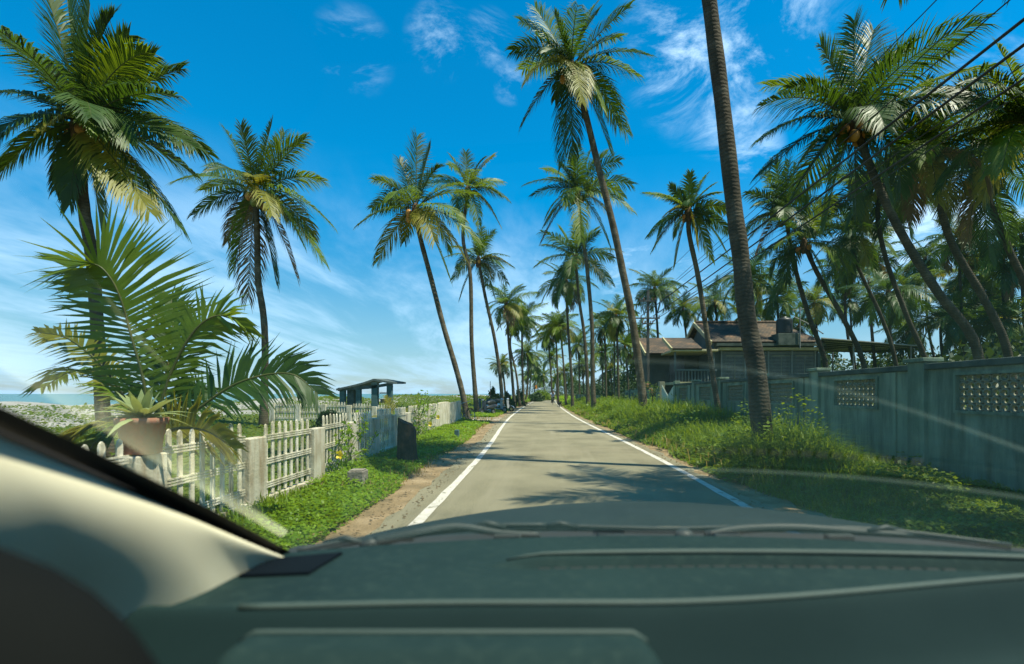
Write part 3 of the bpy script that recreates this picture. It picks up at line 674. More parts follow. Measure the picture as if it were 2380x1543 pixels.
# sea-side verge: low leafy cover between dirt and fence
n = 78000; y = logy(n, 3.6, 62, r); u = r.uniform(0, 1, n); off = -2.62-1.75*u; edge = clump(off*0, y, .9, 1)
k = (u > .28*edge-.10) & ((y < 25) | (y > 29.5) | (u > .8)); y, off, u = y[k], off[k], u[k]
x = Cv(y)+off; h = (.05+.17*clump(x, y, 1.3, 2)**1.3*np.minimum(1, .35+u*1.4))
V, Q = leaves(x, y, np.full(len(x), -.03), h, (.030+.0024*y)*r.uniform(.6, 1.4, len(x)), r)
tag(link('ground_cover', npmesh('ground_cover', V, [Q], [M['cover']])), kind='stuff')
n = 16000; y = logy(n, 3.6, 70, r); u = r.uniform(0, 1, n)**.8; x = Cv(y)-2.7-1.9*u
k = (y < 25) | (y > 29.5); x, y, u = x[k], y[k], u[k]
V, Q, T = blades(x, y, np.full(len(x), -.04), (.08+.26*u*clump(x, y, .8, 4))*r.uniform(.6, 1.3, len(x)), .004+.0006*y, r, .8)
tag(link('verge_grass', npmesh('verge_grass', V, [Q, T], [M['grass']])), kind='stuff')
# wall-side verge: long grass and weeds growing up to the wall
n = 92000; y = logy(n, 3.4, 62, r); u = r.uniform(0, 1, n); bare = .14*clump(y*0, y, 1.1, 3)
k = u > bare-.05; y, u = y[k], u[k]; x = Cv(y)+2.36+u*(6.05-Cv(y)-2.36)
top = np.minimum(1, .10+u*1.9)*(.62+.62*clump(x, y, 1.0, 5))
bump = 1+1.3*np.exp(-((x-3.45)/.75)**2-((y-8.1)/1.7)**2)
top = top*bump*np.interp(y, [3, 5.5, 8, 22, 40], [.16, .22, .85, 1.35, 1.2])*(1-.55*np.clip((x-4.2)/1.2, 0, 1)*np.clip((16-y)/6, 0, 1))
V, Q, T = blades(x, y, np.full(len(x), -.04), top*.95*r.uniform(.45, 1.15, len(x)), (.0045+.0005*y)*r.uniform(.7, 1.4, len(x)), r, 1.0)

tag(link('long_grass', npmesh('long_grass', V, [Q, T], [M['grass']])), kind='stuff')
n = 95000; y = logy(n, 3.4, 62, r); u = r.uniform(0, 1, n); x = Cv(y)+2.30+u*(6.0-Cv(y)-2.30)
k = clump(x, y, 1.6, 7) > .36; x, y, u = x[k], y[k], u[k]
top = np.minimum(1, .12+u*2.3)*(.18+1.05*clump(x, y, 1.5, 6)**1.6)
bump = 1+1.0*np.exp(-((x-3.45)/.75)**2-((y-8.1)/1.7)**2)
top = top*bump*np.interp(y, [3, 5.5, 8, 22, 40], [.2, .3, 1.1, 1.35, 1.2])*(1-.5*np.clip((x-4.2)/1.2, 0, 1)*np.clip((16-y)/6, 0, 1))
V, Q = leaves(x, y, np.full(len(x), -.03), top*.9, (.042+.0026*y)*r.uniform(.6, 1.5, len(x)), r)
tag(link('verge_weeds', npmesh('verge_weeds', V, [Q], [M['grass2']])), kind='stuff')
n = 4500; y = logy(n, 7.0, 45, r); s = r.random(n) < .35; x = Cv(y)+np.where(s, -2.6-1.6*r.uniform(0, 1, n), 2.35+2.8*r.uniform(0, 1, n)**.8)
V, Q, T = blades(x, y, np.full(n, -.03), np.where(s, .14, .36)*r.uniform(.4, 1.3, n), .0035+.0006*y, r, 1.2)
tag(link('dry_grass', npmesh('dry_grass', V, [Q, T], [M['straw']])), kind='stuff')
# the far verges up to the bend
n = 16000; y = logy(n, 55, 200, r); s = np.where(r.random(n) < .5, -1, 1); x = Cv(y)+s*(2.5+r.uniform(0, 1, n)**1.3*6)
V, Q = leaves(x, y, np.zeros(n), np.full(n, .45), .10+.0022*y, r)
tag(link('far_verge_growth', npmesh('far_verge_growth', V, [Q], [M['cover']])), kind='stuff')
# dune creeper between fence and sea, thinner over the sand
n = 110000; y = logy(n, 3.5, 120, r); x = Cv(y)-4.7-r.uniform(0, 1, n)**1.25*24
far = np.clip((-x-8)/11, 0, 1); k = (clump(x, y, .36, 9)*.80+clump(x, y, 1.3, 3)*.20+r.normal(0, .03, len(x)) > .10+.34*far) & ~((x > -13) & (x < -5.3) & (y > 5) & (y < 11) & (r.random(n) < .55)); x, y = x[k], y[k]
V, Q = leaves(x, y, gzv(x, y), .05+.16*clump(x, y, .7, 8), (.05+.0032*y)*r.uniform(.6, 1.4, len(x)), r)
tag(link('dune_creeper', npmesh('dune_creeper', V, [Q], [M['cover2']])), kind='stuff')

# dry leaf litter along both road edges
n = 1500; y = logy(n, 3.6, 45, r); s = r.random(n) < .55; x = Cv(y)+np.where(s, -2.05-.75*r.uniform(0, 1, n)**1.4, 1.95+.6*r.uniform(0, 1, n)**1.4)
V, Q = leaves(x, y, np.full(n, -.002), np.full(n, .012), (.025+.0012*y)*r.uniform(.5, 1.7, n), r); V[:, 2] = np.clip(V[:, 2], .004, .03)
tag(link('leaf_litter', npmesh('leaf_litter', V, [Q], [M['leaf_dry']])), kind='stuff')
# ------------------------------------------------------------------ picket fence along the road
M['fence'] = mat('weathered_white_concrete', [(.50, .45, .32), (.66, .60, .46), (.74, .69, .57)], 4, .85, .3, 40, dirt=((.16, .14, .07), .46, .72, (3, 3, .5), 3.0))
M['pier'] = mat('weathered_grey_pier', [(.38, .34, .24), (.50, .46, .35), (.58, .54, .43)], 4, .9, .35, 40, dirt=((.26, .17, .08), .50, .74, (3, 3, .35), 2.4))
FY = [1, 8, 10.2, 15, 20.6, 25]; FX = [-3.5, -3.5, -3.68, -3.98, -4.3, -4.28]
def fx(y): return float(np.interp(y, FY, FX))
def picket_panel(a, b, h, n, root, r, name='picket_panel', zb=.10):
    """pickets with rounded tops standing on edge between two piers, three double rails"""
    a, b = np.array(a, float), np.array(b, float); t = nrm(b-a); nn = np.array([-t[1], t[0], 0]); L = np.linalg.norm(b-a); mb = MB()
    rotm = Matrix(((t[0], nn[0], 0), (t[1], nn[1], 0), (0, 0, 1)))
    for i in range(n):
        p = a+t*L*(i+.5)/n; w = .029; d = .008; hh = h+r.normal(0, .008); tl = r.normal(0, .004)
        out = [(-w, zb), (w, zb), (w, hh-.05), (w*.7, hh-.018), (0, hh), (-w*.7, hh-.018), (-w, hh-.05)]; k = len(out)
        V = [p+t*(u+tl*(z-zb))+nn*d*s+Z3*z for s in (-1, 1) for u, z in out]
        mb.add(V, [tuple(range(k)), tuple(range(2*k-1, k-1, -1))]+[(j, k+j, k+(j+1) % k, (j+1) % k) for j in range(k)])
    for z in (zb+.12, zb+(h-zb)*.47, zb+(h-zb)*.80):
        for dz in (-.028, .0, .028):
            mb.beam(a+Z3*(z+dz)-nn*.0145, b+Z3*(z+dz)-nn*.0145, .012, .016)
    return mb.build(name, M['fence'], root)
root = thing('picket_fence', 'weathered white picket fence with grey piers running along the grassy verge', 'fence', (fx(6), 6, 0)); local(root); root['local'] = 0
del root['local']
r = np.random.default_rng(8)
y = 1.0
PY = []
while y < 18.6:
    y1 = y+.36; PY.append(y)
    mb = MB(); a = np.array([fx(y), y, 0]); b = np.array([fx(y1), y1, 0]); h = .83+r.normal(0, .012)
    mb.beam(a+Z3*(h/2-.05), b+Z3*(h/2-.05), .13, h+.1); mb.build('pier', M['pier'], root, bev=.012)
    y2 = y1+1.27
    picket_panel((fx(y1+.012), y1+.012, 0), (fx(y2-.012), y2-.012, 0), 1.0+.02*math.sin(y*2), 8, root, r)
    mb = MB(); mb.beam((fx(y1+.01), y1+.01, .0), (fx(y2-.01), y2-.01, .0), .13, .17); mb.build('plinth', M['pier'], root)
    y = y2
yb = y
while y < 24.4:
    mb = MB(); y1 = y+.42; h = .98+r.normal(0, .02)
    mb.beam((fx(y), y, h/2-.05), (fx(y1-.03), y1-.03, h/2-.05), .09, h+.1); mb.build('slab', M['fence'], root, bev=.012)
    y = y1
root2 = thing('inner_picket_fence', 'low pale picket fence in front of the beach shelter', 'fence', (-8.3, 20.6, 0))
for i in range(6):
    x0 = -10.9+i*.98*1.0; z = gz(x0, 20.5); yv = 20.2+i*.08
    mb = MB(); mb.box((x0-.1, yv-.06, z-.15), (x0+.1, yv+.06, z+.78)); mb.build('pier', M['fence'], root2, bev=.01)
    if i < 5:
        pp = picket_panel((x0+.12, yv, 0), (x0+.86, yv+.06, 0), .86, 7, root2, r, zb=.08); pp.location.z = z
for i, (px, Y) in enumerate(((957, 23.5), (972, 23.7))):
    b = P(px, 960, Y); mb = MB(); mb.box((b[0]-.12, Y-.12, gz(b[0], Y)-.1), (b[0]+.12, Y+.12, gz(b[0], Y)+.62+.1*i))
    tag(mb.build('concrete_post', M['fence'], loc=(b[0], Y, 0), bev=.012), ['short pale concrete post among the dune creeper beside the small palm', 'taller pale concrete post right of the small palm by the shelter'][i], 'post')

# ------------------------------------------------------------------ beach shelter
M['thatch'] = mat('dark_weathered_roof', [(.03, .045, .05), (.07, .09, .09), (.12, .13, .12)], 6, .8, .5)
M['tealpost'] = mat('teal_painted_post', [(.04, .09, .09), (.08, .14, .14)], 5, .7, .2)
M['masonry'] = mat('old_masonry', [(.16, .11, .08), (.30, .25, .22), (.50, .46, .44)], 3, .9, .5, 14)
def shelter():
    Y = 24.0; b = P(845, 960, Y); z0 = gz(b[0], Y); root = thing('beach_shelter', 'dark roofed open shelter on teal posts above the sea', 'shelter', (b[0], Y, z0))
    ed = [(781, 903), (800, 899), (822, 894), (845, 888), (868, 880), (890, 884), (914, 888)]; mb = MB(); V = []
    for px, py in ed:
        p = P(px, py, Y); q = p+np.array([.12, 1.7, .04]); V += [p, p-Z3*.09, q, q-Z3*.09]
    k = len(ed); Fs = []
    for i in range(k-1):
        o = 4*i; Fs += [(o, o+4, o+6, o+2), (o+1, o+3, o+7, o+5), (o, o+1, o+5, o+4), (o+2, o+6, o+7, o+3)]
    Fs += [(0, 2, 3, 1), (4*k-4, 4*k-3, 4*k-1, 4*k-2)]
    mb.add(V, Fs); mb.build('roof', M['thatch'], root)
    mb = MB(); mb.beam(P(786, 905, Y+.15), P(868, 893, Y+.15)-Z3*.12, .08, .16); mb.beam(P(868, 893, Y+.15)-Z3*.12, P(910, 892, Y+.15), .08, .14); mb.build('roof_beam', M['thatch'], root)
    for px, w, top, yy, m in ((797, .12, 906, .25, 'tealpost'), (817, .16, 902, .5, 'thatch'), (834, .11, 903, .25, 'tealpost'), (872, .14, 888, .25, 'tealpost'), (906, .12, 892, .25, 'tealpost'), (800, .08, 900, 1.5, 'tealpost'), (905, .08, 892, 1.5, 'tealpost')):
        t = P(px, top, Y+yy); mb = MB(); mb.box((t[0]-w, Y+yy-w, z0-.2), (t[0]+w, Y+yy+w, t[2])); mb.build('post', M[m], root, bev=.01)
    c = P(894, 900, Y+.9); mb = MB()
    for i, (w, z1, z2) in enumerate(((.34, z0-.2, .9), (.30, .9, 1.35), (.36, 1.35, c[2]))): mb.box((c[0]-w*.7, Y+.9, z1+.002*i), (c[0]+w*.6, Y+1.25+.003*i, z2-.25))
    mb.build('masonry_column', M['masonry'], root)
shelter()

# ------------------------------------------------------------------ verge odds and ends
M['char'] = mat('charred_wood', [(.010, .010, .010), (.030, .026, .022), (.075, .05, .035)], 6, .9, .8, 18)
M['concrete'] = mat('rough_concrete', [(.14, .12, .10), (.24, .21, .17), (.31, .28, .24)], 8, .95, .8, 30)
b = P(945, 1075, 10.2); mb = MB()
def stump(u, v):
    a = u*2*math.pi; rr = .17*(1+.10*math.sin(3*a)+.05*math.sin(7*a+v*4)); hh = .88+.06*math.sin(2*a+1)-.30*max(0, math.cos(a-.2))**3
    z = v*hh-.06; return (b[0]+rr*(1.15-.2*v)*math.cos(a)*1.05, b[1]+rr*(1.15-.2*v)*math.sin(a), z)
mb.grid(stump, 26, 8); n = len(mb.v); mb.add([(b[0], b[1], .8)]+[stump(i/26, 1) for i in range(27)], [(0, i+1, i+2) for i in range(26)])
tag(mb.build('tree_stump', M['char'], loc=(b[0], b[1], 0)), 'tall blackened tree stump standing in the verge before the fence', 'stump')
b = P(832, 1128, 7.6); mb = MB(); mb.box((b[0]-.12, b[1]-.11, -.1), (b[0]+.11, b[1]+.12, .21)); mb.box((b[0]-.10, b[1]-.09, .212), (b[0]+.09, b[1]+.10, .23))
tag(mb.build('stone_marker', M['concrete'], loc=(b[0], b[1], 0), bev=.02), 'short square stone marker sunk in the grass near the road', 'marker stone')
b = P(1062, 1028, 15.5); mb = MB(); mb.box((b[0]-.07, b[1]-.07, -.1), (b[0]+.07, b[1]+.07, .26))
tag(mb.build('stone_marker', M['tealpost'], loc=(b[0], b[1], 0), bev=.02), 'little dark teal stump at the foot of the tall fence slabs', 'marker stone')
# potted agave on the pier top
def agave():
    py = [p for p in PY if 3.8 < p < 5.2][0]+.16; c = np.array([fx(py)-.01, py, .835]); root = thing('potted_agave', 'pale agave in a terracotta pot standing on a fence pier', 'potted plant', tuple(c)); local(root)
    M['terracotta'] = mat('terracotta', [(.20, .075, .045), (.31, .12, .07), (.37, .17, .11)], 6, .85, .3, dirt=((.22, .18, .12), .50, .72, (2, 2, .6), 5))
    mb = MB(); mb.lathe([(.115, 0), (.135, .0), (.170, .25), (.188, .255), (.192, .305), (.170, .31), (.160, .28), (.0, .28)], n=26); mb.build('pot', M['terracotta'], root, True, loc=(0, 0, 0))
    mb = MB(); mb.lathe([(.166, .30), (.0, .315)], n=18); mb.build('soil', M['dirt'], root, loc=(0, 0, 0))
    r = np.random.default_rng(4)
    for i in range(26):
        az = i*2.4; el = rad(78-70*(i/26)+r.normal(0, 6)); L = r.uniform(.30, .42)*(1.0+.25*(i/26)); mb = MB(); V = []
        d = np.array([math.cos(az)*math.cos(el), math.sin(az)*math.cos(el), math.sin(el)]); s = np.array([-math.sin(az), math.cos(az), 0]); u = np.cross(d, s)
        for k in range(7):
            t = k/6; w = .034*(math.sin(math.pi*(t*.85+.12))**.8)*(1-t**5); p = Z3*.30+d*L*t-Z3*.16*L*t*t*(1+i/13)
            V += [p-s*w+u*-.012*(1-t), p+u*.010*(1-t), p+s*w+u*-.012*(1-t)]
        Fs = [(3*k+j, 3*k+j+1, 3*k+j+4, 3*k+j+3) for k in range(6) for j in range(2)]
        mb.add(V, Fs); mb.build('leaf', M['agave'], root, True, loc=(0, 0, 0))
agave()
# flowering vines on the fence
def vine(label, y0, y1, seed, flowers, n=420, zt=.9):
    r = np.random.default_rng(seed); ym = (y0+y1)/2; root = thing('flowering_vine', label, 'vine', (fx(ym)+.08, ym, 0)); o = np.array(root.location)
    mb = MB(); ends = []
    for k in range(9):
        ya = r.uniform(y0, y1); p = [np.array([fx(ya)+.06, ya, .0])]
        for j in range(6): p.append(p[-1]+np.array([r.uniform(-.02, .09), r.uniform(-.22, .26), r.uniform(.02, .26)*zt]))
        c = catmull(p, 4); mb.tube(list(c), .006, 4); ends.append(c)
    mb.build('stems', M['rachis'], root)
    pts = np.concatenate(ends); k = r.integers(len(pts), size=n); p = pts[k]+r.normal(0, .045, (n, 3))
    a = nrm(r.normal(size=(n, 3))+np.array([.5, -.5, -.2])); b_ = nrm(np.cross(a, r.normal(size=(n, 3)))); s = r.uniform(.06, .13, n)[:, None]
    V = np.stack([p, p+a*s*.5+b_*s*.2, p+a*s, p+a*s*.5-b_*s*.2], 1).reshape(-1, 3)-o; i = np.arange(n)*4
    link('leaves', npmesh('leaves', V, [np.stack([i, i+1, i+2, i+3], 1)], [M['cover']]), root)
    for (px, py, Y) in flowers:
        c = P(px, py, Y); mb = MB()
        for j in range(5):
            q = 2*math.pi*j/5; d = np.array([math.cos(q)*.55+.2, -.55, math.sin(q)*.8]); d /= np.linalg.norm(d); s_ = np.cross(d, (0, 1, 0)); s_ /= np.linalg.norm(s_)
            mb.add([c, c+d*.04+s_*.032, c+d*.085+s_*.012, c+d*.085-s_*.012, c+d*.04-s_*.032], [(0, 1, 2, 3, 4)])
        mb.tube([c+np.array([-.0, .06, 0]), c], [.006, .02], 6)
        mb.build('flower', M['petal'], root)
vine('leafy vine with one big yellow trumpet flower on the white pickets', 8.1, 9.6, 3, [(790, 1056, 7.9)], 360)
vine('bushy vine with a yellow flower climbing the far white pickets past the stump', 14.2, 18.2, 6, [(1018, 969, 15.8), (1000, 985, 14.6)], 620, 1.1)
# a sapling and a thin pole
b = P(1517, 985, 24); root = thing('sapling', 'thin sapling with pink blossom in front of the white gate', 'tree', tuple(b*np.array([1, 1, 0]))); local(root)
mb = MB(); mb.tube([(0, 0, -.1), (.01, 0, .6), (0, .02, 1.25), (.1, 0, 1.75)], [.035, .03, .02, .008], 6); mb.tube([(0, .02, 1.2), (-.15, .05, 1.55), (-.3, .05, 1.85)], [.016, .01, .006], 5); mb.tube([(0, .02, 1.2), (.25, .0, 1.5)], [.016, .008], 5)
mb.build('stem', M['char'], root, loc=(0, 0, 0)); r = np.random.default_rng(2)
V, Q = leaf_cloud([(-.2, .05, 1.7), (.15, 0, 1.6), (-.05, 0, 1.4)], [(.22, .2, .2)]*3, 260, .07, r); link('leaves', npmesh('leaves', V, [Q], [M['grass2']]), root)
V, Q = leaf_cloud([(-.28, -.05, 1.75), (-.1, -.08, 1.5), (.02, -.05, 1.4)], [(.14, .1, .14)]*3, 60, .06, r); link('blossom', npmesh('blossom', V, [Q], [M['pink']]), root)
b = P(1139, 955, 40); mb = MB(); mb.tube([(b[0], 40, -.1), (b[0]+.02, 40, P(1140, 886, 40)[2])], [.03, .022], 6)
tag(mb.build('pole', M['char'], loc=(b[0], 40, 0)), 'thin upright bamboo pole among the parked scooters', 'pole')
M['orange'] = mat('orange_cloth', [(.75, .22, .03), (.85, .33, .05)], 4, .8)
b = P(1243, 926, 95); mb = MB(); mb.tube([(b[0], 95, 0), (b[0], 95, P(1243, 892, 95)[2])], .04, 6)
o = thing('orange_flag', 'small orange cloth hanging between leaning trunks at the road end', 'flag', (b[0], 95, 0)); mb.build('pole', M['char'], o)
mb = MB(); mb.grid(lambda u, v: (b[0]+.05+.35*u, 95+.10*math.sin(u*5+v*3), P(1243, 895, 95)[2]-.8*v*(1-.25*u)), 6, 8); mb.build('cloth', M['orange'], o)
# two boats on the horizon
M['boat'] = mat('dark_boat', [(.04, .04, .045), (.10, .09, .08)], 3, .6)
for i, px in enumerate((1000, 1009)):
    Y = 420+i*16; b = P(px, 915, Y); b[2] = -1.35; o = thing('fishing_boat', ['tiny dark fishing boat on the sea horizon', 'second smaller fishing boat just beyond the first on the horizon'][i], 'boat', tuple(b)); local(o)
    L = 2.6-i*.6; mb = MB(); S = [(-L, .05, .9), (-L*.6, .6, .45), (0, .8, .35), (L*.6, .6, .45), (L, .05, 1.0)]; V = []
    for x_, w_, z_ in S: V += [(x_, -w_, z_), (x_*.85, 0, -.2), (x_, w_, z_)]
    Fs = [(3*k+j, 3*k+3+j, 3*k+4+j, 3*k+1+j) for k in range(4) for j in range(2)]+[(3*k, 3*k+2, 3*k+5, 3*k+3) for k in range(4)]
    mb.add(V, Fs); mb.build('hull', M['boat'], o, loc=(0, 0, 0)); mb = MB(); mb.box((-.5, -.4, .4), (.7, .4, 1.2)); mb.build('cabin', M['boat'], o, loc=(0, 0, 0))
# ------------------------------------------------------------------ boundary wall with lattice bays, gate
WX = 6.2
M['wall'] = mat('stained_wall_render', [(.15, .205, .135), (.215, .275, .190), (.265, .325, .235)], 1.6, .92, .3, 30, dirt=((.075, .105, .075), .43, .66, (1.5, 1.5, .20), 1.7))
M['coping'] = mat('mossy_coping', [(.035, .05, .042), (.07, .09, .075), (.11, .125, .105)], 3, .95, .5, 30)
M['lattice'] = mat('lattice_block', [(.17, .17, .11), (.24, .23, .16)], 5, .9, .3, 40)
M['whitegate'] = mat('ribbed_white_metal', [(.52, .55, .46), (.66, .68, .58)], 2, .6, .1, dirt=((.32, .33, .22), .52, .75, (2, 2, .4), 2))
wall = thing('boundary_wall', 'stained grey boundary wall with pierced lattice windows behind the long grass', 'wall', (WX, 14, 0))
BAY = 3.30; LY = [2.9+BAY*.98*i for i in range(7)]
def bay(y0, y1, yl):
    """one bay: solid render round an opening filled with crossing bars"""
    zt, z0, z1, hw = 1.74, 1.10, 1.63, .70; T = .11
    mb = MB()
    mb.box((WX, y0, -.2), (WX+T, y1, z0)); mb.box((WX, y0, z1), (WX+T, y1, zt))
    mb.box((WX, y0, z0+.0005), (WX+T, yl-hw, z1-.0005)); mb.box((WX, yl+hw, z0+.0005), (WX+T, y1, z1-.0005)); mb.build('wall_bay', M['wall'], wall)
    mb = MB(); f = .045
    for (a, b_, c, d) in ((yl-hw, yl+hw, z0-f, z0), (yl-hw, yl+hw, z1, z1+f), (yl-hw-f, yl-hw, z0-f, z1+f), (yl+hw, yl+hw+f, z0-f, z1+f)): mb.box((WX-.035, a, c), (WX-.001, b_, d))
    mb.build('lattice_frame', M['wall'], wall)
    mb = MB(); nx, nz = 10, 5; dy = 2*hw/nx; dz = (z1-z0)/nz
    for i in range(nx):
        for j in range(nz):
            ya, za = yl-hw+i*dy, z0+j*dz; cy_, cz_ = ya+dy/2, za+dz/2
            # each block: square plate pierced by an eye-shaped hole
            k = 10; hole = [(cy_+.44*dy*math.cos(2*math.pi*q/k)*.92, cz_+.41*dz*math.sin(2*math.pi*q/k)*(.9)) for q in range(k)]
            sq = []
            for q in range(k):
                c_, s_ = math.cos(2*math.pi*q/k), math.sin(2*math.pi*q/k); m_ = max(abs(c_), abs(s_)); sq.append((cy_+dy/2*c_/m_, cz_+dz/2*s_/m_))
            off = 0 if (i+j) % 2 == 0 else .012
            V = []
            for xx in (WX+.02+off, WX+.085):
                V += [(xx, p[0], p[1]) for p in sq]+[(xx, p[0], p[1]) for p in hole]
            Fs = []
            for q in range(k):
                q2 = (q+1) % k
                Fs += [(q, q2, k+q2, k+q), (2*k+q, 3*k+q, 3*k+q2, 2*k+q2), (k+q, k+q2, 3*k+q2, 3*k+q), (q, 2*k+q, 2*k+q2, q2)]
            mb.add(V, Fs)
    mb.build('lattice', M['lattice'], wall)
    mb = MB(); mb.box((WX-.06, y0, zt+.002), (WX+T+.06, y1, zt+.10)); mb.build('coping', M['coping'], wall, bev=.015)
    mb = MB(); w_ = .19; mb.box((WX-.07, y0-w_, -.2), (WX+T+.07, y0+w_, zt+.13)); mb.box((WX-.12, y0-w_-.05, zt+.132), (WX+T+.12, y0+w_+.05, zt+.20)); mb.build('pillar', M['wall'], wall, bev=.012)
    mb = MB(); mb.box((WX-.03, y0+.55, -.2), (WX-.002, y0+.92, zt-.01)); mb.build('pilaster', M['wall'], wall)
ys_ = [7.06-.15-BAY*1.5+BAY*i-BAY for i in range(10)]
for i in range(9):
    y0, y1 = ys_[i], ys_[i+1]
    if y1 > 27.4: break
    bay(y0, y1, (y0+y1)/2+.15)
GA = y0
def gate():
    g = thing('gate', 'white ribbed double gate with a V-shaped top between wall pillars', 'gate', (WX, GA+1.6, 0))
    for s in (0, 1):
        mb = MB(); n = 15
        for i in range(n):
            u = (i+.5)/n; y = GA+.22+s*1.45+u*1.42; h = 1.25+.58*(u if s else 1-u); d = .015 if i % 2 else 0
            mb.box((WX+.02-d, y-.0475, .06), (WX+.05, y+.0475, h))
        mb.build('gate_leaf', M['whitegate'], g)
        mb = MB(); mb.beam((WX+.07, GA+.24+s*1.45, .35), (WX+.07, GA+1.6+s*1.45, .35), .03, .05); mb.beam((WX+.07, GA+.24+s*1.45, 1.1), (WX+.07, GA+1.6+s*1.45, 1.1), .03, .05); mb.build('gate_rail', M['whitegate'], g)
    mb = MB(); mb.box((WX-.06, GA-.16, -.2), (WX+.2, GA+.16, 1.98)); mb.build('gate_post', M['wall'], g, bev=.012)
    mb = MB(); mb.box((WX-.08, GA+3.20, -.2), (WX+.22, GA+3.56, 2.02)); mb.build('gate_post', M['lattice'], g, bev=.012)
gate()
wall2 = thing('boundary_wall', 'darker stretch of boundary wall past the white gate', 'wall', (WX, GA+10, 0))
for i in range(5):
    a = GA+3.6+i*2.6; mb = MB(); mb.box((WX, a, -.2), (WX+.11, a+2.598, 1.62)); mb.build('wall_bay', M['wall'], wall2)
    mb = MB(); mb.box((WX-.05, a-.12, -.2), (WX+.16, a+.12, 1.72)); mb.build('pillar', M['wall'], wall2, bev=.01)
    mb = MB(); mb.box((WX-.03, a+.9, 1.0), (WX-.002, a+1.8, 1.45)); mb.build('lattice', M['coping'], wall2)
wall3 = thing('boundary_wall', 'low dark compound wall deep in the grove along the road', 'wall', (5, 62, 0))
for i in range(12):
    a = 46+i*3.0; x0 = C(a)+5.2; x1 = C(a+3)+5.2; mb = MB(); mb.beam((x0, a, .55), (x1, a+2.99, .55), .12, 1.3+.12*(i % 2)); mb.build('wall_bay', M['coping'] if i % 3 else M['wall'], wall3)

# ------------------------------------------------------------------ house behind the wall
def tilemat():
    m = bpy.data.materials.new('clay_roof_tiles'); n, l = nodes(m); b = n['Principled BSDF']; b.inputs['Roughness'].default_value = .85
    v = _coord(n, l, 1)
    c = ramp(n, l, noise(n, l, v, .75, 6, .75), [(.40, (.045, .035, .025)), (.53, (.115, .075, .043)), (.68, (.36, .16, .07))])
    br = n.new('ShaderNodeTexBrick'); br.inputs['Scale'].default_value = 1; br.inputs['Brick Width'].default_value = .24; br.inputs['Row Height'].default_value = .20; br.inputs['Mortar Size'].default_value = .022
    br.inputs['Color1'].default_value = (1, 1, 1, 1); br.inputs['Color2'].default_value = (.62, .62, .62, 1); br.inputs['Mortar'].default_value = (.28, .28, .28, 1); l.new(v, br.inputs['Vector'])
    l.new(mixc(n, l, .9, c, br.outputs['Color'], 'MULTIPLY'), b.inputs['Base Color'])
    bp = n.new('ShaderNodeBump'); bp.inputs['Strength'].default_value = .9; bp.inputs['Distance'].default_value = .05; l.new(br.outputs['Color'], bp.inputs['Height']); l.new(bp.outputs[0], b.inputs['Normal'])
    return m
M['tile'] = tilemat()
M['hwall'] = mat('grey_house_wall', [(.075, .095, .095), (.12, .145, .145)], 1.5, .9, .2, 20, dirt=((.12, .14, .12), .5, .75, (2, 2, .3), 1.5))
M['hdark'] = mat('shaded_house_wall', [(.055, .06, .052), (.09, .095, .085)], 1.5, .9, .2, 20)  # darker wall copy with the shade put into its colour
M['cream'] = mat('cream_trim', [(.34, .30, .16), (.46, .41, .25)], 3, .8, .1)
M['slatmat'] = mat('grey_slat', [(.16, .165, .155), (.25, .255, .24)], 3, .7)
M['glassdark'] = mat('dark_window', [(.02, .025, .03), (.05, .06, .065)], 2, .15, spec=.5)
M['black'] = mat('black_plastic', [(.012, .014, .015), (.025, .028, .03)], 3, .45, spec=.4)
def roof_plane(mb, a, b, c, d, t=.10):
    """a-b eave, c-d ridge above b-a"""
    a, b, c, d = [np.array(p, float) for p in (a, b, c, d)]; V = [a, b, c, d]+[p-Z3*t for p in (a, b, c, d)]
    mb.add(V, [(0, 1, 2, 3), (7, 6, 5, 4), (0, 4, 5, 1), (1, 5, 6, 2), (2, 6, 7, 3), (3, 7, 4, 0)])
def tiled(name, root, a, b, c, d):
    """roof sheet in its own flat frame so the tile courses follow the slope"""
    a, b, c, d = [np.array(p, float) for p in (a, b, c, d)]; ux = nrm(b-a); up = d-a; up = up-ux*(up@ux); uy = nrm(up); uz = np.cross(ux, uy)
    R = np.stack([ux, uy, uz], 1); q = [(p-a)@R for p in (a, b, c, d)]; mb = MB(); roof_plane(mb, *q)
    mb.v = [tuple(p) for p in [np.array(x) for x in [*q, *[k-np.array([0, 0, .1]) for k in q]]]]
    o = mb.build(name, M['tile'], root, loc=(0, 0, 0))
    m4 = Matrix(((R[0, 0], R[0, 1], R[0, 2], a[0]), (R[1, 0], R[1, 1], R[1, 2], a[1]), (R[2, 0], R[2, 1], R[2, 2], a[2]), (0, 0, 0, 1)))
    o.matrix_local = Matrix.Translation(-root.location) @ m4
    return o
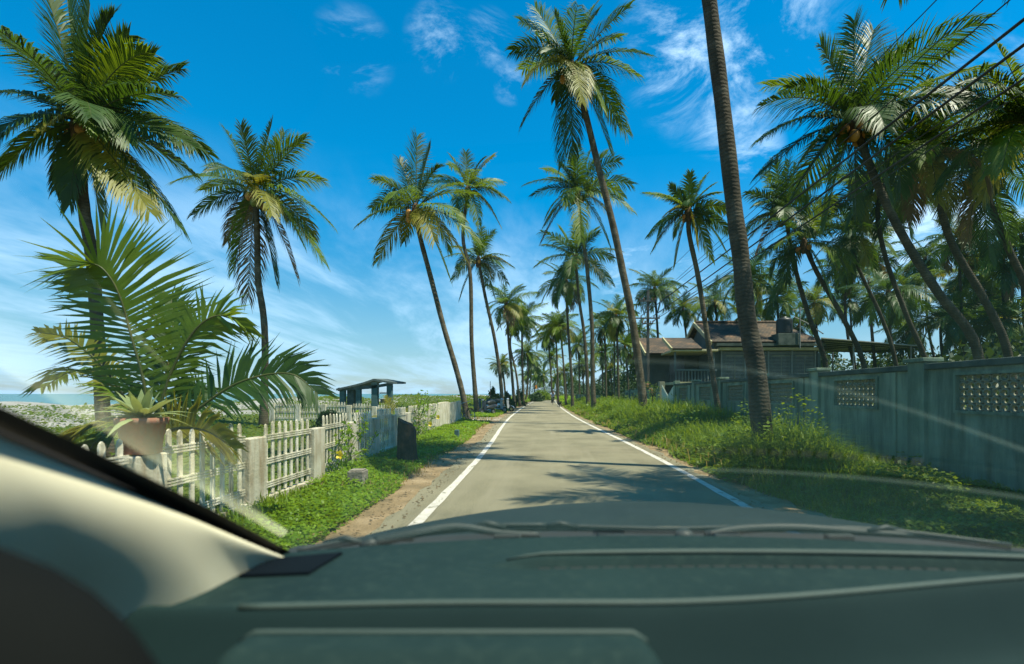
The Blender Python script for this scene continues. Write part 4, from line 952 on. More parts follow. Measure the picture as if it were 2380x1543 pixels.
def house():
    h = thing('house', 'two storey house with red tiled roof and grey slatted facade behind the wall', 'house', (13, 34, 0))
    xl, xr = 10.35, 16.6; yf, yb, ym = 32.0, 38.0, 35.0; ze, zr = 4.55, 6.2
    mb = MB(); mb.box((xl, yf, -.2), (xr, yb, 4.6))
    mb.add([(xl, yf, 4.6), (xl, yb, 4.6), (xl, ym, zr-.15), (xr-.6, yf, 4.6), (xr-.6, yb, 4.6), (xr-1.2, ym, zr-.15)], [(0, 2, 1), (3, 4, 5), (0, 3, 5, 2), (1, 2, 5, 4)]); mb.build('wall', M['hwall'], h)
    tiled('roof', h, (xl-.35, yf-.7, ze), (xr+.3, yf-.7, ze), (xr-.9, ym, zr), (xl-.35, ym, zr))
    tiled('roof', h, (xr+.3, yb+.6, ze), (xl-.35, yb+.6, ze), (xl-.35, ym+.004, zr), (xr-.9, ym+.004, zr))
    mb = MB(); mb.tube([(xl-.3, ym, zr+.03), (xr-.9, ym, zr+.03)], .12, 8); mb.build('ridge_tiles', M['tile'], h)
    mb = MB(); mb.beam((xl-.42, yf-.75, ze-.10), (xl-.42, ym, zr-.08), .10, .24); mb.beam((xl-.42, yb+.65, ze-.10), (xl-.42, ym, zr-.08), .10, .24); mb.build('verge_board', M['cream'], h)
    mb = MB(); mb.box((xl-.1, yf-.85, ze-.28), (xr+.25, yf-.60, ze-.12)); mb.build('gutter', M['coping'], h)
    mb = MB(); mb.box((xl+.15, yf-.55, 4.03), (xr+.15, yf-.02, 4.2)); mb.build('fascia', M['cream'], h)
    # slatted screen
    mb = MB()
    for i in range(22): z = 2.05+i*.088; mb.box((xl+.35, yf-.30, z), (xr-.1, yf-.27, z+.046))
    mb.build('slat_screen', M['slatmat'], h)
    for i in range(5):
        x = xl+.35+i*(xr-xl-.45)/4; mb = MB(); mb.box((x-.04, yf-.36, 1.95), (x+.04, yf-.304, 4.03)); mb.build('screen_post', M['slatmat'], h)
    for i in range(4):
        x = xl+.8+i*1.45; mb = MB(); mb.box((x, yf-.03, 2.2), (x+.95, yf-.004, 3.7)); f = mb.build('window', M['glassdark'], h)
        mb = MB(); mb.box((x+.46, yf-.05, 2.2), (x+.50, yf-.032, 3.7)); mb.box((x-.06, yf-.05, 3.7), (x+1.01, yf-.004, 3.78)); g_ = mb.build('frame', M['cream'], loc=(0, 0, 0)); g_.parent = f; g_.location = -h.location
    mb = MB(); mb.box((xr+.02, yf-.4, .5), (xr+.2, yf+.2, 3.9)); mb.build('downpipe_column', M['hwall'], h, bev=.03)
    # wing
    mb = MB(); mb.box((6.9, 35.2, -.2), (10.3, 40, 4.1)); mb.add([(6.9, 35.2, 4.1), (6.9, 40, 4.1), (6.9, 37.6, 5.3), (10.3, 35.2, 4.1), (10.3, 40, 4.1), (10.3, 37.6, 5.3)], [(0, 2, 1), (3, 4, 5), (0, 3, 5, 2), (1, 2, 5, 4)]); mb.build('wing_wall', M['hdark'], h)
    tiled('roof', h, (6.6, 34.5, 4.1), (10.25, 34.5, 4.1), (10.25, 37.6, 5.45), (6.6, 37.6, 5.45))
    tiled('roof', h, (10.25, 40.5, 4.1), (6.6, 40.5, 4.1), (6.6, 37.604, 5.45), (10.25, 37.604, 5.45))
    mb = MB(); mb.beam((6.52, 34.45, 4.0), (6.52, 37.6, 5.36), .09, .22); mb.build('verge_board', M['cream'], h)
    # balcony with balusters, porch slab and little tiled hood
    mb = MB(); mb.box((7.7, 31.2, 1.92), (10.3, 35.1, 2.08)); mb.build('balcony_slab', M['cream'], h)
    mb = MB()
    for i in range(13): x = 7.8+i*.195; mb.lathe([(.035, 0), (.06, .18), (.035, .42), (.05, .60), (.04, .66)], (x, 31.35, 2.082), 8)
    mb.box((7.72, 31.26, 2.75), (10.28, 31.44, 2.86)); mb.build('balustrade', M['hwall'], h)
    mb = MB(); mb.box((7.55, 31.0, 3.92), (10.28, 34.4, 4.05)); mb.build('porch_slab', M['cream'], h, bev=.02)
    for x in (7.75, 10.1): mb = MB(); mb.box((x-.05, 31.28, 2.87), (x+.05, 31.42, 3.92)); mb.build('porch_post', M['hwall'], h)
    tiled('porch_roof', h, (7.5, 30.95, 4.10), (9.3, 30.95, 4.10), (9.3, 33.4, 5.0), (7.5, 33.4, 5.0))
    mb = MB(); mb.beam((7.44, 30.9, 4.02), (7.44, 33.4, 4.94), .08, .20); mb.build('verge_board', M['cream'], h)
    mb = MB(); mb.box((8.3, 35.17, 2.1), (9.3, 35.196, 3.9)); mb.build('door', M['glassdark'], h)
house()
# water tank on its stand
b = P(1823, 770, 31.6); t = thing('water_tank', 'black plastic water tank on a mossy concrete stand above the roof', 'water tank', (b[0], b[1], 4.3)); local(t)
mb = MB(); mb.box((-.62, -.55, .0), (.75, .45, .72)); mb.build('stand', M['coping'], t, loc=(0, 0, 0), bev=.02)
mb = MB(); mb.lathe([(.46, .722)]+[(.49-.02*(i % 2), .74+i*.07) for i in range(13)]+[(.36, 1.70), (.18, 1.73), (.18, 1.79), (0, 1.80)], n=22); mb.build('tank', M['black'], t, True, loc=(0, 0, 0))
mb = MB(); mb.tube([(.66, -.62, -.2), (.66, -.62, 2.3)], .035, 6); mb.tube([(.45, -.3, 1.75), (1.2, -.3, 1.4), (2.4, .0, .75)], .035, 6); mb.tube([(.2, -.62, 2.1), (1.0, -.62, 2.2)], .025, 6); mb.build('pipe', M['slatmat'], t, loc=(0, 0, 0))
# canopy
M['tin'] = mat('weathered_tin', [(.34, .34, .32), (.5, .5, .48)], 2, .5, .2, 20, metallic=.0, dirt=((.2, .15, .1), .6, .8, (1, 1, 1), 1.2))
t = thing('tin_canopy', 'long sloping tin canopy on thin posts beside the slatted house', 'canopy', (19, 34, 0))
A, B_, C_, D_ = P(1908, 784, 30), P(2142, 803, 30.5), P(2052, 818, 41), P(1912, 815, 41)
mb = MB(); roof_plane(mb, A, B_, C_, D_, .05); mb.build('roof_sheet', M['tin'], t)
for i in range(7):
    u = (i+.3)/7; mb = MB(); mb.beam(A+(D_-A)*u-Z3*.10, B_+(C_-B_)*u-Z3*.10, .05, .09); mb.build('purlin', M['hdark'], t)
for p in (A+(B_-A)*.35, A+(B_-A)*.93, D_+(C_-D_)*.2, D_+(C_-D_)*.9): mb = MB(); mb.tube([(p[0], p[1]+.3, -.1), (p[0], p[1]+.3, p[2]-.05)], .05, 6); mb.build('post', M['slatmat'], t)

# ------------------------------------------------------------------ utility poles and wires
M['polemat'] = mat('dark_utility_pole', [(.05, .05, .045), (.10, .095, .085)], 3, .8, .3)
M['wire'] = mat('black_cable', [(.012, .012, .012)], 3, .6)
M['ceramic'] = mat('brown_insulator', [(.10, .05, .03), (.2, .1, .06)], 3, .3)
def upole(px, Y, label, top, arms):
    x = (px-VX)/F*Y; t = thing('utility_pole', label, 'utility pole', (x, Y, 0), 0, 'utility poles beside the wall'); local(t)
    mb = MB(); mb.box((-.085, -.085, -.3), (.085, .085, top)); mb.build('pole', M['polemat'], t, loc=(0, 0, 0), bev=.02)
    for z, w_ in arms:
        mb = MB(); mb.box((-w_, -.14, z-.045), (w_*.8, -.087, z+.045)); mb.tube([(0, -.1, z-.6), (w_*.6, -.11, z)], .02, 5); a = mb.build('crossarm', M['polemat'], t, loc=(0, 0, 0))
        for u in (-.95, -.5, .4, .75): mb = MB(); mb.lathe([(.02, 0), (.045, .03), (.03, .07), (.05, .1), (.02, .14)], (u*w_, -.115, z+.046), 8); q = mb.build('insulator', M['ceramic'], loc=(0, 0, 0)); q.parent = a
    return x
x1 = upole(1506, 34, 'dark square utility pole with crossarms beside the white gate', 8.2, ((6.35, .95), (6.0, .4), (7.5, .6)))
upole(1428, 62, 'second utility pole with crossarms further down in the grove', 9.0, ((8.4, .9), (7.7, .7)))
def wire(label, a, b, sag, rr, name='power_line'):
    a, b = np.array(a, float), np.array(b, float); pts = []
    for i in range(41): u = i/40; pts.append(a+(b-a)*u-Z3*sag*4*u*(1-u))
    mb = MB(); mb.tube(pts, rr, 6); tag(mb.build(name, M['wire'], loc=tuple(a)), label, 'power line', 'cables strung from the utility pole')
Y0, Y1 = 33.9, -12
for lab, dx, z0, zz, xx, rr in (('topmost thin power line leaving the frame at its upper edge', -.55, 7.66, 8.0, 6.3, .009), ('second thin power line under the topmost one', .4, 7.66, 7.65, 6.5, .009),
    ('third thin power line above the thick twin cables', -.9, 6.52, 7.05, 6.5, .010), ('upper one of the two thick twin cables', -.45, 6.52, 6.68, 6.6, .024), ('lower one of the two thick twin cables', .35, 6.52, 6.55, 6.65, .024),
    ('thin power line just below the thick twin cables', .7, 6.52, 6.28, 6.7, .009), ('thick single cable below all the thin power lines', .3, 6.17, 5.98, 6.7, .020), ('lowest thin power line crossing the palm trunks', -.3, 6.17, 5.5, 6.9, .008)):
    wire(lab, (x1+dx, Y0, z0), (xx, Y1, zz), .22, rr)
for lab, dx, z0, x2, z2 in (('slack pale cable from utility pole to the house porch', .1, 4.3, 9.5, 3.55),):
    wire(lab, (x1+dx, 34, z0-.6), (x2, 31.0, z2+.25), .35, .014)
wire('power line running on between the two utility poles', (x1-.9, 34.1, 6.52), ((1428-VX)/F*62, 61.8, 8.5), .5, .012)
# ------------------------------------------------------------------ bicycle, cyclist, dog, scooters
M['rubber'] = mat('tyre_rubber', [(.012, .012, .012), (.022, .022, .022)], 4, .8)
M['chrome'] = mat('dull_chrome', [(.45, .45, .45), (.6, .6, .6)], 4, .3, metallic=.9)
M['redpaint'] = mat('rusty_red_paint', [(.20, .045, .03), (.32, .07, .045)], 6, .5, dirt=((.14, .07, .03), .5, .7, (1, 1, 1), 6))
M['darkpaint'] = mat('dark_paint', [(.012, .014, .016), (.03, .032, .035)], 4, .35, spec=.5)
M['silver'] = mat('silver_paint', [(.55, .56, .57), (.7, .71, .72)], 4, .3, metallic=.3)
M['skin'] = mat('skin', [(.16, .075, .04), (.24, .12, .07)], 8, .6)
M['hair'] = mat('black_hair', [(.008, .007, .006), (.02, .016, .014)], 20, .5)
M['shirt'] = mat('pale_blue_shirt', [(.26, .36, .50), (.40, .50, .62)], 5, .85)
M['trousers'] = mat('dark_trousers', [(.02, .028, .026), (.045, .055, .05)], 5, .85)
M['dogfur'] = mat('dark_dog_fur', [(.010, .010, .010), (.035, .028, .022)], 8, .8)
M['dogtan'] = mat('tan_dog_fur', [(.18, .10, .05), (.28, .17, .09)], 8, .8)
def torus(mb, c, R, r_, n=20, k=6, mi=0):
    V = []
    for i in range(n):
        a = 2*math.pi*i/n
        for j in range(k): b = 2*math.pi*j/k; q = R+r_*math.cos(b); V.append((c[0]+r_*math.sin(b), c[1]+q*math.cos(a), c[2]+q*math.sin(a)))
    mb.add(V, [(i*k+j, ((i+1) % n)*k+j, ((i+1) % n)*k+(j+1) % k, i*k+(j+1) % k) for i in range(n) for j in range(k)], mi)
def wheel(root, y, R, r_, spokes=0, disc=False):
    o = local(link('wheel', None, root)); o.location = (0, y, R+r_)
    mb = MB(); torus(mb, (0, 0, 0), R, r_); mb.build('tyre', M['rubber'], o, True, loc=(0, 0, 0))
    mb = MB(); torus(mb, (0, 0, 0), R-r_*.9, r_*.35, 20, 4); mb.tube([(-.05, 0, 0), (.05, 0, 0)], .03, 8)
    for i in range(spokes): a = 2*math.pi*i/spokes; mb.tube([((-.03, .03)[i % 2], 0, 0), (0, (R-r_)*math.cos(a), (R-r_)*math.sin(a))], .0025, 3)
    if disc: mb.tube([(-.03, 0, 0), (.03, 0, 0)], R*.62, 12)
    mb.build('rim', M['chrome'], o, loc=(0, 0, 0))
def bicycle(name, label, loc, rz, paint, lean=0):
    t = local(thing(name, label, 'bicycle', loc, rz)); t.rotation_euler.y = lean
    for y in (-.53, .53): wheel(t, y, .315, .022, 16)
    bb, st, hd, rr_, fr_ = (0, -.05, .28), (0, -.22, .80), (0, .36, .82), (0, -.53, .337), (0, .53, .337)
    mb = MB()
    for a, b, q in ((bb, st, .018), (st, hd, .017), (bb, (0, .38, .70), .019), (hd, fr_, .016), (st, rr_, .011), (bb, rr_, .012), ((0, .355, .80), (0, .33, .98), .014)): mb.tube([a, b], q, 8)
    mb.build('bicycle_frame', paint, t, loc=(0, 0, 0))
    mb = MB(); mb.tube([(-.27, .20, .98), (-.25, .32, 1.0), (0, .33, .99), (.25, .32, 1.0), (.27, .20, .98)], .012, 6); mb.build('handlebar', M['chrome'], t, loc=(0, 0, 0))
    mb = MB(); mb.tube([(0, -.36, .90), (0, -.22, .91), (0, -.06, .90)], [.10, .07, .03], 8); mb.tube([st, (0, -.23, .88)], .012, 6); mb.build('saddle', M['darkpaint'], t, True, loc=(0, 0, 0))
    mb = MB(); torus(mb, (.05, -.05, .28), .09, .008, 14, 4); mb.tube([(-.06, -.05, .28), (.06, -.05, .28)], .012, 6); mb.tube([(.07, -.05, .28), (.07, .08, .18)], .01, 5); mb.tube([(-.07, -.05, .28), (-.07, -.18, .38)], .01, 5); mb.box((.07, .03, .165), (.17, .12, .19)); mb.box((-.17, -.23, .37), (-.07, -.14, .395)); mb.build('crank', M['chrome'], t, loc=(0, 0, 0))
    mb = MB(); mb.grid(lambda u, v: ((v-.5)*.07, -.53-.36*math.cos(u*2.2), .337+.36*math.sin(u*2.2)), 10, 2); mb.grid(lambda u, v: ((v-.5)*.07, .53-.36*math.cos(.6+u*1.7), .337+.36*math.sin(.6+u*1.7)), 10, 2); mb.build('mudguard', paint, t, loc=(0, 0, 0))
    return t
def skin_obj(name, V, E, R, m, parent=None, root=0, sub=2):
    me = bpy.data.meshes.new(name); me.from_pydata(V, E, []); me.materials.append(m); o = link(name, me, parent)
    md = o.modifiers.new('skin', 'SKIN'); md.use_smooth_shade = True
    for i, q in enumerate(R):
        s = me.skin_vertices[0].data[i]; s.radius = (q, q) if not hasattr(q, '__len__') else q; s.use_root = (i == root)
    sd = o.modifiers.new('sub', 'SUBSURF'); sd.levels = sd.render_levels = sub
    return o
def cyclist():
    x, y = P(1285, 941, 61.5)[:2]; rz = rad(180)
    bicycle('bicycle', 'dark bicycle being ridden toward us along the road', (x, y, .004), rz, M['darkpaint'])
    V = [(0, -.22, .98), (0, -.16, 1.14), (0, -.08, 1.32), (0, -.03, 1.46), (0, -.01, 1.53), (0, .02, 1.62), (0, .03, 1.71),
         (.17, -.04, 1.43), (.24, .10, 1.22), (.25, .22, 1.06), (.255, .27, 1.02), (-.17, -.04, 1.43), (-.24, .10, 1.22), (-.25, .22, 1.06), (-.255, .27, 1.02),
         (.09, -.20, .95), (.12, .16, .80), (.12, .05, .40), (.12, .02, .25), (.12, .15, .21), (-.09, -.20, .95), (-.12, .20, .96), (-.12, .0, .58), (-.12, -.14, .46), (-.12, -.03, .42)]
    E = [(0, 1), (1, 2), (2, 3), (3, 4), (4, 5), (5, 6), (3, 7), (7, 8), (8, 9), (9, 10), (3, 11), (11, 12), (12, 13), (13, 14), (0, 15), (15, 16), (16, 17), (17, 18), (18, 19), (0, 20), (20, 21), (21, 22), (22, 23), (23, 24)]
    R = [(.15, .11), (.14, .10), (.16, .11), (.13, .09), .055, (.080, .095), (.06, .08), .06, .042, .032, .035, .06, .042, .032, .035, .085, .06, .04, .035, .025, .085, .06, .04, .035, .025]
    p = thing('person', 'person in a pale blue shirt and dark trousers riding a bicycle down the road', 'person', (x, y, 0.004), rz); local(p)
    skin_obj('body', V, E, R, M['skin'], p)
    sh = [0, 1, 2, 3, 7, 8, 11, 12]; mp = {v: i for i, v in enumerate(sh)}
    skin_obj('shirt', [V[i] for i in sh], [(mp[a], mp[b]) for a, b in E if a in mp and b in mp], [(.175, .135), (.165, .125), (.185, .135), (.14, .105), .078, .064, .078, .064], M['shirt'], p)
    tr = [0, 15, 16, 17, 20, 21, 22]; mp = {v: i for i, v in enumerate(tr)}
    skin_obj('trousers', [V[i] for i in tr], [(mp[a], mp[b]) for a, b in E if a in mp and b in mp], [(.17, .13), .105, .082, .062, .105, .082, .062], M['trousers'], p)
    mb = MB(); mb.ball((0, -.005, 1.695), (.088, .10, .085), 14, 8); mb.build('hair', M['hair'], p, True, loc=(0, 0, 0))
    mb = MB()
    for s in (-1, 1): mb.ball((s*.032, .115, 1.665), .011, 8, 5)
    mb.build('eyes', M['hair'], p, True, loc=(0, 0, 0)); mb = MB(); mb.ball((0, .125, 1.64), (.014, .022, .022), 8, 5); mb.build('nose', M['skin'], p, True, loc=(0, 0, 0))
    for s in (1, -1):
        for k in range(5):
            mb = MB(); u = (k-1.5)*.018
            a = np.array([s*(.255+u*.2), .285, 1.02]); mb.tube([a+np.array([u, 0, 0]), a+np.array([u, .035, -.005]), a+np.array([u, .03, -.035])] if k < 4 else [a+np.array([-s*.03, -.02, 0]), a+np.array([-s*.045, .02, -.02])], [.009, .009, .008] if k < 4 else [.010, .008], 5)
            mb.build('finger', M['skin'], p, True, loc=(0, 0, 0))
cyclist()
def dog():
    x, y = P(1301, 946, 51)[:2]; t = local(thing('dog', 'small black dog standing by the white road edge line', 'dog', (x, y, 0), rad(205)))
    V = [(0, -.22, .40), (0, -.05, .40), (0, .16, .41), (0, .24, .46), (0, .30, .53), (0, .36, .55), (0, .44, .525),
         (.06, .17, .33), (.065, .16, .18), (.065, .17, .03), (.065, .20, .015), (-.06, .17, .33), (-.065, .20, .18), (-.065, .24, .03), (-.065, .27, .015),
         (.065, -.24, .33), (.07, -.19, .25), (.07, -.29, .14), (.07, -.27, .025), (.07, -.24, .015), (-.065, -.24, .33), (-.07, -.17, .25), (-.07, -.25, .14), (-.07, -.22, .025), (-.07, -.19, .015),
         (0, -.30, .45), (0, -.38, .54), (0, -.40, .62), (.045, .34, .60), (.06, .335, .655), (-.045, .34, .60), (-.06, .335, .655)]
    E = [(0, 1), (1, 2), (2, 3), (3, 4), (4, 5), (5, 6), (2, 7), (7, 8), (8, 9), (9, 10), (2, 11), (11, 12), (12, 13), (13, 14), (0, 15), (15, 16), (16, 17), (17, 18), (18, 19), (0, 20), (20, 21), (21, 22), (22, 23), (23, 24), (0, 25), (25, 26), (26, 27), (5, 28), (28, 29), (5, 30), (30, 31)]
    R = [.085, .085, .115, .085, .06, .062, .028, .048, .028, .022, .02, .048, .028, .022, .02, .06, .045, .024, .02, .02, .06, .045, .024, .02, .02, .03, .02, .012, .025, .008, .025, .008]
    skin_obj('body', V, E, R, M['dogfur'], t, 1)
dog()
x, y = -4.02, 24.9
bicycle('bicycle', 'rusty red bicycle leaning on the fence end behind the leaning palm', (x, y, -.03), rad(-28), M['redpaint'], rad(-14))

def scooter(label, loc, rz, body, group):
    t = local(thing('scooter', label, 'scooter', loc, rz, group)); t.rotation_euler.y = rad(8)
    wheel(t, -.58, .17, .055, 0, True); wheel(t, .62, .17, .055, 0, True)
    mb = MB()
    def shell(u, v):
        y = -.92+1.02*u; w = .145*math.sin(math.pi*min(1, .12+u*.80))**.6; hgt = .21*math.sin(math.pi*(.18+u*.74))**.7; a = v*math.pi
        return (w*math.cos(a), y, .47+.10*(1-u)+hgt*math.sin(a)*.85)
    mb.grid(shell, 12, 10, flip=True); mb.build('body', body, t, True, loc=(0, 0, 0)); mb = MB(); mb.grid(lambda u, v: (lambda p: (p[0], p[1], .47+.10*(1-u)-.16*math.sin(v*math.pi)*math.sin(math.pi*(.1+.8*u))))(shell(u, v)), 12, 10)
    mb.build('underbody', M['darkpaint'], t, True, loc=(0, 0, 0))
    mb = MB(); mb.grid(lambda u, v: ((.20-.06*abs(2*v-1)**3*0-.05*u)*(2*v-1), .38+.20*u*(-.3)-.10*(1-(2*v-1)**2)*-1, .30+.62*u), 8, 8); mb.grid(lambda u, v: ((.20-.05*u)*(2*v-1), .36-.06*u+.10*(1-(2*v-1)**2), .30+.62*u), 8, 8, flip=True); mb.build('front_apron', body, t, True, loc=(0, 0, 0))
    mb = MB(); mb.box((-.16, -.02, .27), (.16, .44, .32)); mb.build('floorboard', M['darkpaint'], t, loc=(0, 0, 0), bev=.015)
    mb = MB(); mb.tube([(0, -.84, .83), (0, -.55, .86), (0, -.2, .80), (0, .02, .76)], [.10, .15, .14, .09], 10); mb.build('seat', M['black'], t, True, loc=(0, 0, 0))
    mb = MB(); mb.tube([(-.33, .22, 1.00), (-.15, .30, 1.0), (0, .32, .98), (.15, .30, 1.0), (.33, .22, 1.0)], .018, 6); mb.tube([(0, .34, .95), (0, .62, .24)], .03, 8); mb.build('handlebar', M['darkpaint'], t, loc=(0, 0, 0))
    mb = MB(); mb.ball((0, .36, .98), (.12, .09, .085), 12, 8); mb.build('headlight_cowl', body, t, True, loc=(0, 0, 0)); mb = MB(); mb.ball((0, .425, .98), (.075, .045, .055), 10, 6); mb.build('headlight', M['chrome'], t, True, loc=(0, 0, 0))
    for s in (-1, 1): mb = MB(); mb.tube([(s*.2, .29, 1.0), (s*.27, .30, 1.2)], .007, 5); mb.ball((s*.28, .29, 1.23), (.055, .012, .04), 10, 6); mb.build('mirror', M['black'], t, True, loc=(0, 0, 0))
    mb = MB(); mb.grid(lambda u, v: ((v-.5)*.13, .62+.245*math.cos(.3+u*2.4), .225+.245*math.sin(.3+u*2.4)), 10, 3); mb.build('front_mudguard', body, t, loc=(0, 0, 0))
    mb = MB(); mb.box((-.07, -.98, .60), (.07, -.93, .68)); mb.build('tail_light', M['redpaint'], t, loc=(0, 0, 0))
    mb = MB(); mb.tube([(.0, .1, .2), (-.14, .05, .02)], .012, 5); mb.tube([(.14, -.3, .22), (.16, -.75, .28)], .04, 8); mb.build('stand', M['chrome'], t, loc=(0, 0, 0))
    return t
G = 'scooters parked in the gap after the fence'
def gp(px, Y): return ((px-VX)/F*Y, Y, -.03)
scooter('black scooter closest to the road end of the fence among the parked scooters', gp(1135, 33), rad(150), M['darkpaint'], G)
scooter('silver scooter parked in the middle of the row in front of a palm trunk', gp(1154, 36.5), rad(-60), M['silver'], G)
scooter('dark scooter on the sea side of the row, farthest from the road', gp(1127, 37), rad(120), M['darkpaint'], G)
scooter('scooter half hidden behind the trunk at the end of the row', gp(1172, 39.5), rad(-110), M['silver'], G)
# ------------------------------------------------------------------ the car we sit in
car = thing('car', 'dark grey car we look out of, with cream pillar trim, black dashboard and wipers', 'car', (.3, .5, 0)); 
M['dash'] = mat('grained_dash_plastic', [(.008, .021, .022), (.011, .027, .027), (.014, .033, .032)], 2, .7, .35, 700, spec=.10, dirt=((.022, .042, .038), .50, .78, (1, 1, 1), 45))
M['strip'] = mat('grey_green_highlight', [(.038, .060, .054), (.048, .072, .064)], 3, .6, .2, 500, spec=.3)  # pale tone for highlights painted along the dash edges
M['dash_low_shade'] = mat('shade_toned_lower_dash', [(.006, .018, .019), (.010, .025, .026)], 2, .7, .3, 700, spec=.1)  # shade of the steeper face below the crest, put into the colour
M['trim'] = mat('cream_pillar_trim', [(.58, .53, .38), (.66, .61, .45)], 3, .75, .08, 500, spec=.25)
M['vent'] = mat('navy_black_vent', [(.0035, .006, .009), (.006, .010, .014)], 4, .9, spec=.02)
M['seal'] = mat('black_rubber_seal', [(.010, .010, .010), (.018, .018, .018)], 3, .7)
M['hood'] = mat('blue_grey_paint', [(.018, .030, .034), (.026, .040, .044)], 2, .7, spec=.05)
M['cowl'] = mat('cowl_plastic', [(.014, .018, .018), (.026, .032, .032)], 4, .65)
M['wiper'] = mat('wiper_black', [(.016, .024, .024), (.032, .042, .042)], 4, .5, spec=.3)
M['headliner'] = mat('dark_headliner', [(.10, .10, .095), (.14, .14, .13)], 4, .95)
M['card'] = mat('dark_door_card', [(.004, .005, .005), (.007, .008, .008)], 3, .9, spec=.04)
def ydash(x): return 1.265-.20*(x-.25)**2
def zdash(x): return 1.0
def ss(a, b, v): return smooth(a, b, v)
def dash_pt(u, v):
    """u across, v from the glass (0) to the driver (1)"""
    x = -.66+2.05*u; y0 = ydash(x); y = y0+(.50-y0)*v
    z = 1.0+.010*math.sin(v*3.0)
    # raised lip of the defroster slot, starting left of centre
    yl = 1.055-.10*(x-.35)**2-.09*ss(.35, 1.1, x)*0; k = ss(-.14, .0, x)
    z += k*(.015*math.exp(-((y-yl)/.014)**2)-.012*math.exp(-((y-yl+.026)/.010)**2))
    # padded crest and the drop toward the driver
    yc = .80+.145*ss(.12, 1.15, x)-.02*ss(-.1, -.6, x)
    z += .016*math.exp(-((y-yc)/.022)**2)-.085*ss(yc-.004, yc-.09, y)-.14*ss(yc-.10, yc-.42, y)
    return (x, y, z)
mb = MB(); mb.grid(dash_pt, 90, 150)
for i, f in enumerate(mb.f):
    q = np.mean([mb.v[j] for j in f], axis=0)
    if q[1] < .80+.145*ss(.12, 1.15, q[0])-.02*ss(-.1, -.6, q[0])-.004: mb.m[i] = 1
mb.build('dashboard', [M['dash'], M['dash_low_shade']], car, True)
# dark slot and its bars under the lip
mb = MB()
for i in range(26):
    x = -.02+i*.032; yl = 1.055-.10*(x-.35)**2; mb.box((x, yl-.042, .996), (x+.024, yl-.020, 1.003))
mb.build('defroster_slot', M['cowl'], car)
# instrument hood nearest to us
def hoodpt(u, v):
    x = -.56+.98*u; y = .79-.24*v; e = min(u, 1-u); k = ss(0, .12, e)
    z = .845+.105*k+.055*math.sin(math.pi*u)**.6*0+.050*k*math.sin(math.pi*min(1, v*1.3))**.8 - .01*v
    return (x, y, z)
def binn(u, v):
    """arched shell: v goes round the section"""
    e = min(u, 1-u); k = ss(0, .16, e)**.6; x = -.515+.745*u; a = -.25+v*2.35
    return (x, .640+.125*math.cos(a)*(.55+.45*k)*.9, 0.812+.215*k*(.35+.65*math.sin(max(0, min(1.57, a*1.05+.25))))*1.0-.06*max(0, v-.75)*4*.6)
mb = MB(); mb.grid(binn, 60, 24); mb.build('instrument_hood', M['dash'], car, True)
mb = MB(); mb.tube([(p[0], p[1]+.002, p[2]+.001) for p in (binn(u, .56) for u in np.linspace(.13, .87, 30))], .004, 6); mb.build('hood_highlight', M['strip'], car, True)  # lit top edge of the hood, added as a pale tube
mb = MB(); mb.box((-.50, .545, .62), (.22, .60, .90)); mb.build('instrument_panel', M['card'], car, bev=.02)
# cream trim of the windscreen pillar: from its upper edge down to the dash side
U0, U1 = np.array([-.606, 1.112, .994]), np.array([-.650, .22, 1.508])
def up(t): return U0+(U1-U0)*t
def lo(t):
    p = [np.array([-.575, 1.055, 1.002]), np.array([-.590, .99, .985]), np.array([-.594, .75, .952]), np.array([-.60, .20, .80])]
    s = t*3; i = min(2, int(s)); f = s-i; return p[i]*(1-f)+p[i+1]*f
def trimpt(u, v):
    a, b = up(u), lo(u); p = a+(b-a)*v
    bul = .040*math.sin(math.pi*min(1, v)**.42)-.16*ss(.42, .95, u)*ss(.15, .9, v)
    return (p[0]+bul, p[1], p[2])
mb = MB(); mb.grid(trimpt, 50, 40); mb.build('pillar_trim', M['trim'], car, True)
mb = MB(); mb.tube([U0+np.array([.004, .01, .002]), up(.3)+np.array([.004, .008, .003]), up(.6)+np.array([.004, .008, .003]), up(1)+np.array([.004, .008, .003])], [.008, .008, .009, .010], 8); mb.build('windscreen_seal', M['seal'], car, True)
mb = MB(); mb.tube([(-.612, 1.112, .992), (-.595, 1.112, .992), (-.572, 1.10, .988)], [.018, .017, .006], 8); mb.build('pillar_foot', M['trim'], car, True)
mb = MB(); q = [(-.575, .950), (-.575, 1.062), (-.445, 1.105), (-.452, .965)]
V = [(x, y, dash_pt((x+.66)/2.05, max(0, (ydash(x)-y)/(ydash(x)-.50)))[2]+.006) for x, y in q]; mb.add(V+[(p[0], p[1], p[2]-.02) for p in V], [(0, 1, 2, 3)[::-1], (0, 1, 5, 4), (1, 2, 6, 5), (2, 3, 7, 6), (3, 0, 4, 7)]); mb.build('side_vent', M['vent'], car)
# dark rounded mass low at our side
mb = MB(); mb.ball((-.43, .30, 1.12), (.20, .10, .15), 28, 18); mb.build('dark_mass', M['card'], car, True)
# painted edge highlights as pale tubes: along the defroster slot and the padded crest
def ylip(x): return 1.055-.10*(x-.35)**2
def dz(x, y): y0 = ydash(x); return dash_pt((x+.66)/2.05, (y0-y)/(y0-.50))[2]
mb = MB(); pts = [(x, ylip(x), dz(x, ylip(x))+.002) for x in np.linspace(-.085, 1.30, 40)]; mb.tube(pts, list(np.interp(range(40), [0, 5, 39], [.002, .006, .007])), 8); mb.build('lip_highlight', M['strip'], car, True)
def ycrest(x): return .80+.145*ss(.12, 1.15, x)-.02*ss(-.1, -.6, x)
mb = MB(); pts = [(x, ycrest(x)-.004, dz(x, ycrest(x)-.004)-.001) for x in np.linspace(-.47, 1.30, 50)]; mb.tube(pts, .0062, 8); mb.build('crest_highlight', M['strip'], car, True)
